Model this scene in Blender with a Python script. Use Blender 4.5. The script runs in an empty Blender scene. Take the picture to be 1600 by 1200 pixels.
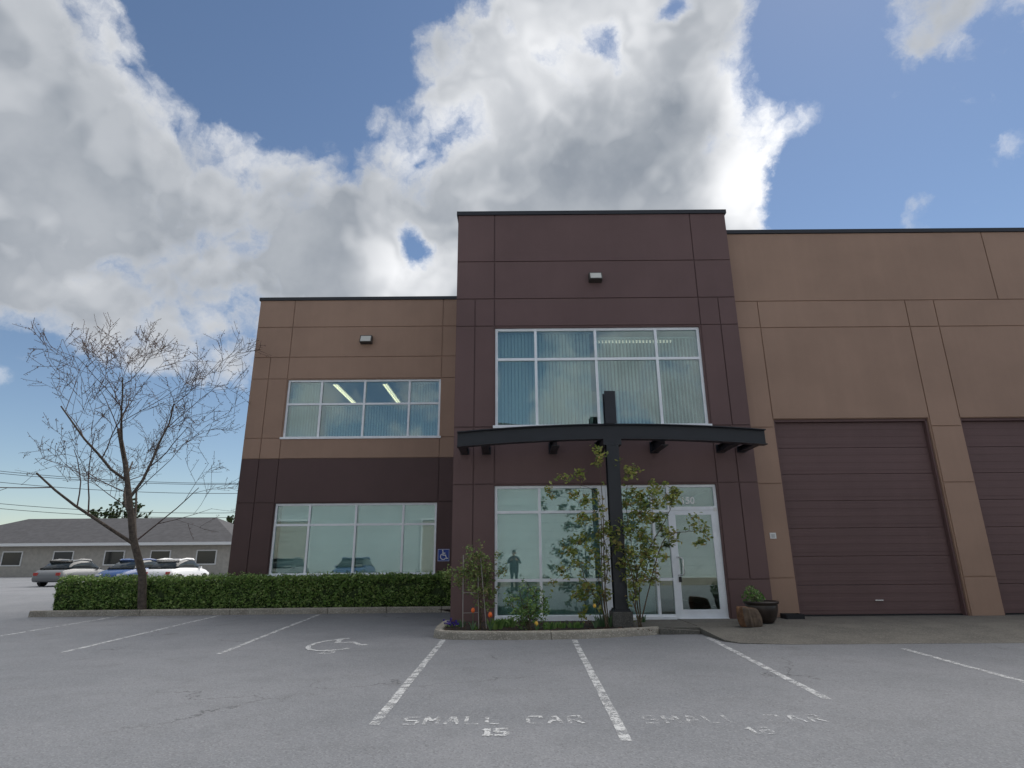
import bpy, bmesh, math, random
from mathutils import Vector, Matrix, noise
R = math.radians
rng = random.Random(7)
scene = bpy.context.scene
COL = scene.collection

# ------------------------------------------------------------------ camera
CAM = Vector((0.0, 0.0, 1.39)); FPX = 921.5
PITCH, ROLL = R(16.444), R(-0.457)
fw = Vector((0, math.cos(PITCH), math.sin(PITCH)))
rt0 = Vector((1, 0, 0)); up0 = rt0.cross(fw)
RT = math.cos(ROLL)*rt0 + math.sin(ROLL)*up0
UP = -math.sin(ROLL)*rt0 + math.cos(ROLL)*up0
cd = bpy.data.cameras.new('camera'); cam = bpy.data.objects.new('camera', cd); COL.objects.link(cam)
cd.sensor_fit = 'HORIZONTAL'; cd.sensor_width = 36.0; cd.lens = FPX/1600*36
cd.clip_start = 0.02; cd.clip_end = 3000
m = Matrix.Identity(4)
for i in range(3):
    m[i][0] = RT[i]; m[i][1] = UP[i]; m[i][2] = -fw[i]; m[i][3] = CAM[i]
cam.matrix_world = m
scene.camera = cam

def ray(px, py): return fw*FPX + RT*(px-800) + UP*(600-py)
def at(px, py, D):                       # photo pixel -> point on the upright plane y = D
    d = ray(px, py); return CAM + d*(D/d.y)
def ground(px, py, z=0.0):               # photo pixel -> point on level ground
    d = ray(px, py); return CAM + d*((z-CAM.z)/d.z)

# ------------------------------------------------------------------ sky, sun, exposure
SUN_EL, SUN_AZ = R(54), R(40)            # azimuth measured from +Y (behind the building) towards +X
SUN = Vector((math.sin(SUN_AZ)*math.cos(SUN_EL), math.cos(SUN_AZ)*math.cos(SUN_EL), math.sin(SUN_EL)))
scene.view_settings.view_transform = 'Standard'; scene.view_settings.look = 'None'
scene.view_settings.gamma = 1; scene.view_settings.use_curve_mapping = False
scene.view_settings.exposure = 0.72

world = bpy.data.worlds.new('World'); scene.world = world; world.use_nodes = True
wt = world.node_tree; wt.nodes.clear()

class NG:
    """small node-graph writer"""
    def __init__(s, tree): s.t = tree
    def put(s, sock, v):
        if isinstance(v, bpy.types.NodeSocket): s.t.links.new(v, sock)
        elif v is not None: sock.default_value = v
    def node(s, typ, **kw):
        n = s.t.nodes.new(typ)
        for k, v in kw.items(): setattr(n, k, v)
        return n
    def math(s, op, a, b=None, c=None, clamp=False):
        n = s.node('ShaderNodeMath', operation=op, use_clamp=clamp)
        for i, v in enumerate((a, b, c)):
            if v is not None: s.put(n.inputs[i], v)
        return n.outputs[0]
    def vmath(s, op, a, b=None, scale=None):
        n = s.node('ShaderNodeVectorMath', operation=op)
        s.put(n.inputs[0], a)
        if b is not None: s.put(n.inputs[1], b)
        if scale is not None: s.put(n.inputs['Scale'], scale)
        return n.outputs['Value'] if op in ('DISTANCE', 'DOT_PRODUCT', 'LENGTH') else n.outputs[0]
    def noise(s, vec, scale, detail=4, rough=.5, dist=0.0, lac=2.0):
        n = s.node('ShaderNodeTexNoise')
        if vec is not None: s.put(n.inputs['Vector'], vec)
        for k, v in (('Scale', scale), ('Detail', detail), ('Roughness', rough), ('Distortion', dist), ('Lacunarity', lac)):
            n.inputs[k].default_value = v
        return n.outputs[0], n.outputs[1]
    def ramp(s, v, a, b, lo=0.0, hi=1.0, smooth=True):
        n = s.node('ShaderNodeMapRange'); n.interpolation_type = 'SMOOTHSTEP' if smooth else 'LINEAR'
        s.put(n.inputs[0], v)
        for i, x in enumerate((a, b, lo, hi)): n.inputs[i+1].default_value = x
        return n.outputs[0]
    def mix(s, f, a, b, blend='MIX'):
        n = s.node('ShaderNodeMix', data_type='RGBA', blend_type=blend)
        s.put(n.inputs[0], f)
        for k, v in ((6, a), (7, b)):
            if isinstance(v, (tuple, list)): v = tuple(v)+((1,) if len(v) == 3 else ())
            s.put(n.inputs[k], v)
        return n.outputs[2]

def unit(px, py):
    d = ray(px, py); d.normalize(); return d
# cloud banks and gaps: (photo pixel of the middle, angular radius, weight); SHADE: brighter and greyer parts of the clouds
BANKS = [((930, 250), .42, .72), ((1080, 180), .22, .45), ((620, 330), .40, .75), ((420, 360), .34, .60), ((820, 110), .20, .42), ((640, 215), .12, .45),
         ((1080, 40), .17, .36), ((1222, 168), .085, 1.0), ((375, 165), .075, .62), ((1165, 310), .09, .55), ((560, 250), .15, .35), ((470, 215), .09, .40), ((960, 90), .14, .3),
         ((250, 330), .35, .5), ((470, 460), .34, .6), ((60, 260), .35, .4), ((700, 470), .25, .5), ((740, 150), .10, .25)]
GAPS = [((550, 40), .30, .85), ((450, 90), .15, .72), ((655, 258), .024, .50), ((648, 393), .060, .62), ((1262, 30), .15, 1.0), ((1275, 300), .11, .90), ((810, 35), .04, .30), ((945, 55), .04, .40), ((1045, 8), .05, .50),
        ((330, 700), .26, .72), ((1420, 200), .28, .60), ((300, 20), .22, .62), ((365, 45), .12, .65), ((475, 150), .06, .35)]
SHADE = [((860, 100), .19, .44), ((720, 190), .12, .32), ((1190, 190), .12, .60), ((1170, 300), .09, .65), ((1120, 130), .07, .22), ((640, 430), .13, .55), ((380, 160), .08, .42), ((640, 200), .07, .15), ((560, 190), .07, .25), ((365, 300), .10, .12), ((1000, 40), .15, .22),
         ((1065, 165), .10, -.18), ((930, 230), .20, -.14), ((450, 320), .40, -.12), ((900, 300), .3, -.05), ((950, 320), .2, -.08)]
dens = bpy.data.node_groups.new('cloud_density', 'ShaderNodeTree')
dens.interface.new_socket('Vector', in_out='INPUT', socket_type='NodeSocketVector')
dens.interface.new_socket('Detail', in_out='INPUT', socket_type='NodeSocketFloat')
dens.interface.new_socket('Density', in_out='OUTPUT', socket_type='NodeSocketFloat')
g = NG(dens)
gi = g.node('NodeGroupInput'); go = g.node('NodeGroupOutput')
vec = gi.outputs[0]
def dnoise(v, sc, ro):
    n = g.node('ShaderNodeTexNoise'); g.put(n.inputs['Vector'], v); n.inputs['Scale'].default_value = sc; n.inputs['Roughness'].default_value = ro
    g.put(n.inputs['Detail'], gi.outputs[1]); return n.outputs
wv = g.vmath('SUBTRACT', dnoise(vec, 5.0, .62)[1], (.5, .5, .5))
wp = g.vmath('ADD', vec, g.vmath('SCALE', wv, scale=.16))
n1 = dnoise(wp, 6.0, .60)[0]
vo = g.node('ShaderNodeTexVoronoi', feature='F1'); g.put(vo.inputs['Vector'], g.vmath('ADD', vec, g.vmath('SCALE', wv, scale=.10))); vo.inputs['Scale'].default_value = 13.0
vo.inputs['Detail'].default_value = 1.0
lump, _ = g.noise(g.vmath('ADD', vec, (7.3, 2.2, 1.1)), 1.6, 2, .5)
tot = g.math('MULTIPLY_ADD', g.math('SUBTRACT', lump, .5), 1.3, .46)
wp2 = g.vmath('ADD', vec, g.vmath('SCALE', wv, scale=.12))
for (p, r, w) in BANKS:
    d = g.vmath('DISTANCE', wp2, tuple(unit(*p)))
    tot = g.math('ADD', tot, g.ramp(d, r, 0.0, 0.0, w))
tot = g.math('MINIMUM', tot, .80)
for (p, r, w) in GAPS:
    d = g.vmath('DISTANCE', wp2, tuple(unit(*p)))
    tot = g.math('SUBTRACT', tot, g.ramp(d, r, 0.0, 0.0, w))
tot = g.math('MULTIPLY_ADD', g.math('SUBTRACT', n1, .5), 1.7, tot)
tot = g.math('MULTIPLY_ADD', g.math('SUBTRACT', .42, vo.outputs['Distance']), .40, tot)
dens.links.new(tot, go.inputs[0])

w = NG(wt)
tc = w.node('ShaderNodeTexCoord').outputs['Generated']
def den(v, det):
    n = w.node('ShaderNodeGroup'); n.node_tree = dens; w.put(n.inputs[0], v); n.inputs[1].default_value = det; return n.outputs[0]
d0 = den(tc, 8.5)
TOSUN = Vector((.62, .05, .45))
dm = den(tc, 3.0)
d1 = den(w.vmath('ADD', tc, tuple(TOSUN*.07)), 3.0)
soft, _ = w.noise(tc, 2.6, 5, .55)
alpha = w.ramp(d0, .12, .52)
thick = w.ramp(w.math('MULTIPLY_ADD', dm, .6, w.math('MULTIPLY', d0, .4)), .15, .70)
rim = w.ramp(w.math('SUBTRACT', dm, d1), -.15, .45)
lit = w.math('MULTIPLY_ADD', thick, -.48, .60)
lit = w.math('MULTIPLY_ADD', rim, .26, lit)
lit = w.math('MULTIPLY_ADD', w.math('SUBTRACT', soft, .5), .45, lit)
wn = w.vmath('SUBTRACT', w.noise(tc, 6.0, 4, .55)[1], (.5, .5, .5)); tw_ = w.vmath('ADD', tc, w.vmath('SCALE', wn, scale=.10))
for (p, r, q) in SHADE: lit = w.math('ADD', lit, w.ramp(w.vmath('DISTANCE', tw_, tuple(unit(*p))), r, 0.0, 0.0, q))
lit = w.math('MAXIMUM', lit, w.ramp(w.noise(tc, 5.0, 5, .55)[0], .3, .75, .02, .26)); lit = w.math('MINIMUM', lit, 1.0)
ccol = w.mix(lit, (.150, .172, .203), (.65, .655, .665))
sky = w.node('ShaderNodeTexSky', sky_type='NISHITA'); sky.sun_disc = False
sky.sun_elevation = SUN_EL; sky.sun_rotation = SUN_AZ
sky.air_density = 1.0; sky.dust_density = .10; sky.ozone_density = 1.6
bg1 = w.node('ShaderNodeBackground'); wt.links.new(sky.outputs[0], bg1.inputs[0]); bg1.inputs[1].default_value = .062
bg2 = w.node('ShaderNodeBackground'); wt.links.new(ccol, bg2.inputs[0]); bg2.inputs[1].default_value = 1.0
mx = w.node('ShaderNodeMixShader'); w.put(mx.inputs[0], alpha)
wt.links.new(bg1.outputs[0], mx.inputs[1]); wt.links.new(bg2.outputs[0], mx.inputs[2])
wo = w.node('ShaderNodeOutputWorld'); wt.links.new(mx.outputs[0], wo.inputs[0])
world.cycles.sampling_method = 'MANUAL'; world.cycles.sample_map_resolution = 256

sl = bpy.data.lights.new('sun', 'SUN'); sl.energy = 3.2; sl.angle = R(70); sl.color = (1, .95, .88)
so = bpy.data.objects.new('sun', sl); COL.objects.link(so)
so.rotation_euler = (-SUN).to_track_quat('-Z', 'Y').to_euler(); so.location = (0, 0, 40)

# ------------------------------------------------------------------ materials
MAT = {}
def pmat(name, col, rough=.6, metal=0.0, spec=.5, var=0.0, vscale=3.0, bump=0.0, bscale=60.0, col2=None, detail=5):
    mt = bpy.data.materials.new(name); mt.use_nodes = True; t = mt.node_tree; n = NG(t)
    b = t.nodes['Principled BSDF']; b.inputs['Roughness'].default_value = rough; b.inputs['Metallic'].default_value = metal
    b.inputs['Specular IOR Level'].default_value = spec
    tcn = n.node('ShaderNodeTexCoord').outputs['Object']
    if var or col2:
        f, _ = n.noise(tcn, vscale, detail, .6)
        f = n.ramp(f, .3, .7)
        lo = tuple(c*(1-var) for c in col) if col2 is None else col
        hi = tuple(min(1, c*(1+var)) for c in col) if col2 is None else col2
        t.links.new(n.mix(f, lo, hi), b.inputs['Base Color'])
    else: b.inputs['Base Color'].default_value = (*col, 1)
    if bump:
        bn = n.node('ShaderNodeBump'); bn.inputs['Strength'].default_value = bump; bn.inputs['Distance'].default_value = .01
        t.links.new(n.noise(tcn, bscale, 4, .6)[0], bn.inputs['Height']); t.links.new(bn.outputs[0], b.inputs['Normal'])
    MAT[name] = mt; return mt

def paint(name, col):                      # painted tilt-up concrete: faint mottling and rain streaks
    mt = bpy.data.materials.new(name); mt.use_nodes = True; t = mt.node_tree; n = NG(t); b = t.nodes['Principled BSDF']
    geo = n.node('ShaderNodeNewGeometry').outputs['Position']
    a, _ = n.noise(geo, .7, 5, .6)
    st = n.vmath('MULTIPLY', geo, (5.0, 5.0, .25)); s2, _ = n.noise(st, 1.0, 4, .6)
    fine, _ = n.noise(geo, 35, 3, .6)
    f = n.math('ADD', n.math('MULTIPLY', n.ramp(a, .3, .7), .5), n.math('MULTIPLY', n.ramp(s2, .35, .75), .16))
    f = n.math('ADD', f, n.math('MULTIPLY', fine, .25))
    oi = n.node('ShaderNodeObjectInfo').outputs['Random']
    f = n.math('ADD', f, n.math('MULTIPLY', oi, .22))
    lo = tuple(c*.87 for c in col); hi = tuple(c*1.12 for c in col)
    t.links.new(n.mix(f, lo, hi), b.inputs['Base Color'])
    b.inputs['Roughness'].default_value = .62; b.inputs['Specular IOR Level'].default_value = .35
    bn = n.node('ShaderNodeBump'); bn.inputs['Strength'].default_value = .12; bn.inputs['Distance'].default_value = .004
    t.links.new(n.noise(geo, 90, 3, .6)[0], bn.inputs['Height']); t.links.new(bn.outputs[0], b.inputs['Normal'])
    MAT[name] = mt
paint('tan', (.345, .222, .160)); paint('brown', (.140, .084, .080)); paint('brown_deep', (.094, .055, .052))
pmat('cap', (.018, .019, .024), .45)
pmat('alu', (.88, .90, .93), .38, 0.0, .5, .05, 4)
pmat('steel', (.011, .013, .019), .42, 0.0, .5, .12, 3, .05, 40)
pmat('lampbox', (.05, .045, .04), .5); pmat('lens', (.52, .52, .48), .35)
pmat('white', (.78, .78, .76), .5); pmat('chrome', (.7, .7, .7), .2, 1.0)
pmat('black', (.012, .012, .013), .5); pmat('interior', (.50, .50, .47), .8); pmat('ceiling_tile', (.62, .62, .60), .9)
pmat('carpet', (.10, .10, .11), .95); pmat('blind', (.88, .91, .86), .7); pmat('shade', (.62, .74, .76), .85)
pmat('blue_sign', (.01, .05, .33), .35); pmat('sheet', (.7, .72, .74), .4)
pmat('soil', (.028, .020, .014), .95, var=.5, vscale=14, bump=.8, bscale=40)
pmat('pot', (.030, .021, .017), .38, var=.4, vscale=6)
pmat('bark', (.085, .068, .055), .9, var=.4, vscale=12, bump=.5, bscale=30)
pmat('cane', (.10, .075, .045), .8, var=.4, vscale=20); pmat('twig', (.07, .045, .04), .9)
pmat('stake', (.30, .27, .25), .6)
pmat('orange', (.85, .16, .03), .5); pmat('yellow', (.75, .45, .06), .5); pmat('purple', (.035, .012, .22), .6); pmat('petal_white', (.75, .75, .68), .5)
pmat('wood_end', (.125, .088, .06), .9, col2=(.065, .045, .032), vscale=9, bump=.6, bscale=25); pmat('wood_split', (.14, .072, .038), .9, var=.45, vscale=8, bump=.6, bscale=20)
pmat('pale_wall', (.52, .57, .58), .8, var=.06, vscale=.6); pmat('grey_roof', (.05, .05, .055), .9, var=.2, vscale=2)
pmat('house_wall', (.42, .39, .34), .85, var=.1); pmat('rubber', (.018, .018, .02), .8)
pmat('jacket', (.018, .022, .03), .85); pmat('trousers', (.02, .02, .024), .9); pmat('skin', (.45, .27, .19), .55); pmat('hair', (.012, .010, .009), .6)
pmat('car_white', (.70, .71, .72), .25); pmat('car_blue', (.04, .08, .20), .25); pmat('car_grey', (.16, .165, .17), .25); pmat('car_glass', (.015, .02, .022), .08)
pmat('tail', (.4, .02, .015), .3); pmat('head', (.75, .76, .78), .15)

def emit(name, col, s):
    mt = bpy.data.materials.new(name); mt.use_nodes = True; b = mt.node_tree.nodes['Principled BSDF']
    b.inputs['Base Color'].default_value = (*col, 1); b.inputs['Emission Color'].default_value = (*col, 1); b.inputs['Emission Strength'].default_value = s
    MAT[name] = mt
emit('tube', (1, .90, .62), .8); emit('tube_dim', (1, .92, .75), .28)

def leafmat(name, cols, rough=.5, trans=.25):
    mt = bpy.data.materials.new(name); mt.use_nodes = True; t = mt.node_tree; n = NG(t); b = t.nodes['Principled BSDF']
    rnd = n.node('ShaderNodeNewGeometry').outputs['Random Per Island']
    cr = n.node('ShaderNodeValToRGB'); t.links.new(rnd, cr.inputs[0])
    el = cr.color_ramp.elements
    while len(el) < len(cols): el.new(.5)
    for i, c in enumerate(cols): el[i].position = i/(len(cols)-1); el[i].color = (*c, 1)
    t.links.new(cr.outputs[0], b.inputs['Base Color']); b.inputs['Roughness'].default_value = rough
    tr = n.node('ShaderNodeBsdfTranslucent'); t.links.new(cr.outputs[0], tr.inputs[0])
    ms = n.node('ShaderNodeMixShader'); ms.inputs[0].default_value = trans
    t.links.new(b.outputs[0], ms.inputs[1]); t.links.new(tr.outputs[0], ms.inputs[2])
    t.links.new(ms.outputs[0], t.nodes['Material Output'].inputs[0]); MAT[name] = mt
leafmat('hedge_leaf', [(.07, .135, .03), (.15, .26, .06), (.23, .36, .09), (.37, .45, .16)], .3)
leafmat('climber_leaf', [(.10, .15, .035), (.24, .31, .07), (.37, .40, .10), (.36, .26, .10)], .5, .4)
leafmat('rose_leaf', [(.09, .15, .04), (.17, .25, .07), (.25, .33, .09), (.26, .19, .09)], .5)
leafmat('green_leaf', [(.06, .14, .04), (.14, .26, .06), (.24, .34, .10)], .45)
leafmat('blade', [(.05, .11, .05), (.09, .17, .08), (.15, .23, .11)], .45)
leafmat('bud', [(.10, .045, .035), (.15, .08, .05), (.10, .09, .04)], .7)
leafmat('tree_leaf', [(.02, .04, .012), (.05, .08, .02), (.09, .11, .035)], .6)

def glass(name, tint, refl, base):
    mt = bpy.data.materials.new(name); mt.use_nodes = True; t = mt.node_tree; t.nodes.clear(); n = NG(t)
    fr = n.node('ShaderNodeFresnel'); fr.inputs[0].default_value = 1.5
    tr = n.node('ShaderNodeBsdfTransparent'); tr.inputs[0].default_value = (*tint, 1)
    gl = n.node('ShaderNodeBsdfGlossy'); gl.inputs['Color'].default_value = (*refl, 1); gl.inputs['Roughness'].default_value = 0.0
    geo = n.node('ShaderNodeNewGeometry').outputs['Position']
    bn = n.node('ShaderNodeBump'); bn.inputs['Strength'].default_value = .02; bn.inputs['Distance'].default_value = .02
    t.links.new(n.noise(geo, .9, 1, .5)[0], bn.inputs['Height']); t.links.new(bn.outputs[0], gl.inputs['Normal'])
    f = n.math('ADD', n.math('MULTIPLY', fr.outputs[0], 1.0), base, clamp=True)
    ms = n.node('ShaderNodeMixShader'); n.put(ms.inputs[0], f)
    t.links.new(tr.outputs[0], ms.inputs[1]); t.links.new(gl.outputs[0], ms.inputs[2])
    o = n.node('ShaderNodeOutputMaterial'); t.links.new(ms.outputs[0], o.inputs[0]); MAT[name] = mt
glass('glass', (.82, .91, .895), (.84, .94, .92), .145)

def asphalt():
    mt = bpy.data.materials.new('asphalt'); mt.use_nodes = True; t = mt.node_tree; n = NG(t); b = t.nodes['Principled BSDF']
    p = n.node('ShaderNodeNewGeometry').outputs['Position']
    big, _ = n.noise(p, .35, 5, .6); mid, _ = n.noise(p, 2.2, 5, .65); fine, _ = n.noise(p, 60, 3, .7)
    vo = n.node('ShaderNodeTexVoronoi'); vo.inputs['Scale'].default_value = 75; n.put(vo.inputs['Vector'], p)
    spk = n.node('ShaderNodeSeparateColor'); t.links.new(vo.outputs['Color'], spk.inputs[0])
    c = n.mix(n.ramp(big, .3, .7), (.138, .146, .160), (.180, .186, .200))
    c = n.mix(n.math('MULTIPLY', n.ramp(mid, .45, .75), .45), c, (.112, .117, .126))
    c = n.mix(n.math('MULTIPLY', n.ramp(spk.outputs[0], .55, 1.0), .34), c, (.28, .285, .295))
    c = n.mix(n.math('MULTIPLY', n.ramp(spk.outputs[1], .72, 1.0), .42), c, (.06, .06, .064))
    st, _ = n.noise(p, .9, 6, .7, .6)
    c = n.mix(n.math('MULTIPLY', n.ramp(st, .62, .74), .42), c, (.075, .073, .07))
    wq = n.vmath('ADD', p, n.vmath('SCALE', n.vmath('SUBTRACT', n.noise(p, 1.3, 6, .65)[1], (.5, .5, .5)), scale=1.1))
    vc = n.node('ShaderNodeTexVoronoi', feature='DISTANCE_TO_EDGE'); vc.inputs['Scale'].default_value = .22; n.put(vc.inputs['Vector'], wq)
    msk, _ = n.noise(p, .5, 3, .5)
    crack = n.math('MULTIPLY', n.ramp(vc.outputs['Distance'], .0042, .0008), n.ramp(msk, .48, .60))
    c = n.mix(n.math('MULTIPLY', crack, .75), c, (.045, .045, .047))
    vs_ = n.node('ShaderNodeTexVoronoi'); vs_.inputs['Scale'].default_value = .62; n.put(vs_.inputs['Vector'], n.vmath('ADD', p, n.vmath('SCALE', n.vmath('SUBTRACT', n.noise(p, 3.0, 5, .6)[1], (.5, .5, .5)), scale=.35)))
    oil = n.math('MULTIPLY', n.ramp(vs_.outputs['Distance'], .20, .03), n.ramp(n.noise(p, .8, 2, .5)[0], .50, .64))
    c = n.mix(n.math('MULTIPLY', oil, .5), c, (.05, .048, .046))
    t.links.new(c, b.inputs['Base Color']); b.inputs['Roughness'].default_value = .85
    bn = n.node('ShaderNodeBump'); bn.inputs['Strength'].default_value = .5; bn.inputs['Distance'].default_value = .006
    n.put(bn.inputs['Height'], n.math('ADD', fine, n.math('MULTIPLY', vo.outputs['Distance'], .8)))
    t.links.new(bn.outputs[0], b.inputs['Normal']); MAT['asphalt'] = mt
asphalt()
def concrete(name, c1, c2):
    mt = bpy.data.materials.new(name); mt.use_nodes = True; t = mt.node_tree; n = NG(t); b = t.nodes['Principled BSDF']
    p = n.node('ShaderNodeNewGeometry').outputs['Position']
    a, _ = n.noise(p, 1.6, 6, .65); f, _ = n.noise(p, 28, 4, .75)
    vo = n.node('ShaderNodeTexVoronoi'); vo.inputs['Scale'].default_value = 55; n.put(vo.inputs['Vector'], p)
    spk = n.node('ShaderNodeSeparateColor'); t.links.new(vo.outputs['Color'], spk.inputs[0])
    c = n.mix(n.ramp(a, .3, .7), c1, c2)
    c = n.mix(n.math('MULTIPLY', n.ramp(f, .5, .72), .5), c, tuple(x*.5 for x in c1))
    c = n.mix(n.math('MULTIPLY', n.ramp(spk.outputs[0], .6, 1.0), .5), c, tuple(min(1, x*1.7) for x in c2))
    t.links.new(c, b.inputs['Base Color']); b.inputs['Roughness'].default_value = .9
    bn = n.node('ShaderNodeBump'); bn.inputs['Strength'].default_value = .6; bn.inputs['Distance'].default_value = .006
    n.put(bn.inputs['Height'], f); t.links.new(bn.outputs[0], b.inputs['Normal']); MAT[name] = mt
concrete('kerb', (.225, .205, .17), (.33, .305, .26)); concrete('paving', (.090, .085, .075), (.135, .127, .11)); concrete('footing', (.075, .072, .065), (.115, .11, .10))
concrete('grass_ground', (.035, .06, .02), (.06, .09, .03))
def worn_paint(name, w0, w1, top):
    mt = bpy.data.materials.new(name); mt.use_nodes = True; t = mt.node_tree; n = NG(t); b = t.nodes['Principled BSDF']
    p = n.node('ShaderNodeNewGeometry').outputs['Position']
    a, _ = n.noise(p, 7, 6, .75); f, _ = n.noise(p, 70, 3, .7)
    b.inputs['Base Color'].default_value = (.52, .53, .535, 1); b.inputs['Roughness'].default_value = .8
    tr = n.node('ShaderNodeBsdfTransparent'); ms = n.node('ShaderNodeMixShader')
    k = n.math('ADD', n.math('MULTIPLY', a, .75), n.math('MULTIPLY', f, .45))
    n.put(ms.inputs[0], n.ramp(k, w0, w1, .12, top))
    t.links.new(b.outputs[0], ms.inputs[1]); t.links.new(tr.outputs[0], ms.inputs[2])
    t.links.new(ms.outputs[0], t.nodes['Material Output'].inputs[0]); MAT[name] = mt
worn_paint('road_paint', .535, .685, .92); worn_paint('symbol_paint', .56, .71, .88); worn_paint('faded_paint', .525, .665, .96); worn_paint('old_paint', .492, .64, .965)

# ------------------------------------------------------------------ builders
class MB:
    def __init__(s): s.v = []; s.f = []; s.mi = []
    def add(s, vs, fs, mi=0):
        o = len(s.v); s.v += [tuple(p) for p in vs]; s.f += [tuple(i+o for i in f) for f in fs]; s.mi += [mi]*len(fs)
        return s
    def box(s, x0, x1, y0, y1, z0, z1, mi=0):
        vs = [(x, y, z) for z in (z0, z1) for y in (y0, y1) for x in (x0, x1)]
        return s.add(vs, [(0, 2, 3, 1), (4, 5, 7, 6), (0, 1, 5, 4), (2, 6, 7, 3), (0, 4, 6, 2), (1, 3, 7, 5)], mi)
    def tube(s, pts, rad, n=8, cap=True, mi=0):
        pts = [Vector(p) for p in pts]
        if not isinstance(rad, (list, tuple)): rad = [rad]*len(pts)
        vs = []; fs = []; prev = None
        for i, p in enumerate(pts):
            d = (pts[min(i+1, len(pts)-1)]-pts[max(i-1, 0)])
            d = d.normalized() if d.length > 1e-9 else Vector((0, 0, 1))
            a = d.orthogonal().normalized() if prev is None else (prev - d*prev.dot(d))
            a = a.normalized() if a.length > 1e-6 else d.orthogonal().normalized()
            prev = a; b = d.cross(a)
            for k in range(n):
                t = 2*math.pi*k/n; vs.append(p+(a*math.cos(t)+b*math.sin(t))*rad[i])
        for i in range(len(pts)-1):
            for k in range(n):
                k2 = (k+1) % n; fs.append((i*n+k, i*n+k2, (i+1)*n+k2, (i+1)*n+k))
        if cap: fs.append(tuple(range(n-1, -1, -1))); fs.append(tuple(range((len(pts)-1)*n, len(pts)*n)))
        return s.add(vs, fs, mi)
    def lathe(s, prof, n=28, c=(0, 0, 0), mi=0):
        vs = [(c[0]+r*math.cos(2*math.pi*k/n), c[1]+r*math.sin(2*math.pi*k/n), c[2]+z) for r, z in prof for k in range(n)]
        fs = [(i*n+k, i*n+(k+1) % n, (i+1)*n+(k+1) % n, (i+1)*n+k) for i in range(len(prof)-1) for k in range(n)]
        fs += [tuple(range(n-1, -1, -1)), tuple(range((len(prof)-1)*n, len(prof)*n))]
        return s.add(vs, fs, mi)
    def prism(s, poly, z0, z1, mi=0):      # plan polygon (counter-clockwise)
        n = len(poly)
        z0f = z0 if callable(z0) else (lambda x, y: z0); z1f = z1 if callable(z1) else (lambda x, y: z1)
        vs = [(x, y, z0f(x, y)) for x, y in poly]+[(x, y, z1f(x, y)) for x, y in poly]
        fs = [tuple(range(n-1, -1, -1)), tuple(range(n, 2*n))]+[(i, (i+1) % n, n+(i+1) % n, n+i) for i in range(n)]
        return s.add(vs, fs, mi)
    def prismx(s, poly, x0, x1, mi=0):     # (y,z) polygon extruded along x
        n = len(poly); vs = [(x0, y, z) for y, z in poly]+[(x1, y, z) for y, z in poly]
        fs = [tuple(range(n)), tuple(range(2*n-1, n-1, -1))]+[(i, n+i, n+(i+1) % n, (i+1) % n) for i in range(n)]
        return s.add(vs, fs, mi)
    def build(s, name, mat, parent=None, smooth=False, bevel=0.0, origin=None):
        me = bpy.data.meshes.new(name)
        vs = s.v
        if origin is not None: vs = [(p[0]-origin[0], p[1]-origin[1], p[2]-origin[2]) for p in vs]
        me.from_pydata(vs, [], s.f)
        for mm in (mat if isinstance(mat, (list, tuple)) else [mat]): me.materials.append(MAT[mm])
        if any(s.mi): me.polygons.foreach_set('material_index', s.mi)
        if bevel or True:
            bm = bmesh.new(); bm.from_mesh(me)
            bmesh.ops.recalc_face_normals(bm, faces=bm.faces) if len(bm.faces) < 3000 else None
            if bevel: bmesh.ops.bevel(bm, geom=bm.edges[:], offset=bevel, segments=2, profile=.5, affect='EDGES', clamp_overlap=True)
            bm.to_mesh(me); bm.free()
        if smooth:
            me.polygons.foreach_set('use_smooth', [True]*len(me.polygons))
        o = bpy.data.objects.new(name, me); COL.objects.link(o)
        if origin is not None: o.location = origin
        if parent is not None: put_under(o, parent)
        return o
def wmat(o):
    mloc = Matrix.LocRotScale(o.location, o.rotation_euler, o.scale)
    return wmat(o.parent) @ o.matrix_parent_inverse @ mloc if o.parent else mloc
def put_under(o, parent):
    o.parent = parent; o.matrix_parent_inverse = wmat(parent).inverted()
def tag(o, label=None, cat=None, group=None, kind=None):
    for k, v in (('label', label), ('category', cat), ('group', group), ('kind', kind)):
        if v: o[k] = v
    return o
def thing(name, loc, label, cat, group=None):
    o = bpy.data.objects.new(name, None); o.empty_display_size = .2; o.location = loc; COL.objects.link(o)
    return tag(o, label, cat, group)
def bx(name, mat, parent, *b, bevel=0.0): return MB().box(*b).build(name, mat, parent, bevel=bevel)

def leaves(mb, centre, rad, n, size, flat=.0, shell=0.0, squash=(1, 1, 1)):
    for _ in range(n):
        while True:
            q = Vector((rng.uniform(-1, 1), rng.uniform(-1, 1), rng.uniform(-1, 1)))
            if shell < q.length <= 1: break
        c = Vector(centre)+Vector((q.x*squash[0], q.y*squash[1], q.z*squash[2]))*rad
        leaf(mb, c, size*rng.uniform(.6, 1.25))
def leaf(mb, c, L, d=None, w=.5):
    d = Vector((rng.gauss(0, 1), rng.gauss(0, 1), rng.gauss(-.1, .6))).normalized() if d is None else d
    n = Vector((rng.gauss(0, .7), rng.gauss(-.35, .7), rng.gauss(.6, .5))).normalized()
    sd = d.cross(n)
    if sd.length < 1e-4: return
    sd.normalize(); n = sd.cross(d)
    a = c-d*L*.5; b = c+d*L*.5; k = L*w*.5
    mb.add([a, c+sd*k+n*L*.10-d*L*.05, b, c-sd*k+n*L*.10-d*L*.05, c-d*L*.05], [(0, 4, 1), (1, 4, 2), (0, 3, 4), (3, 2, 4)])

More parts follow.
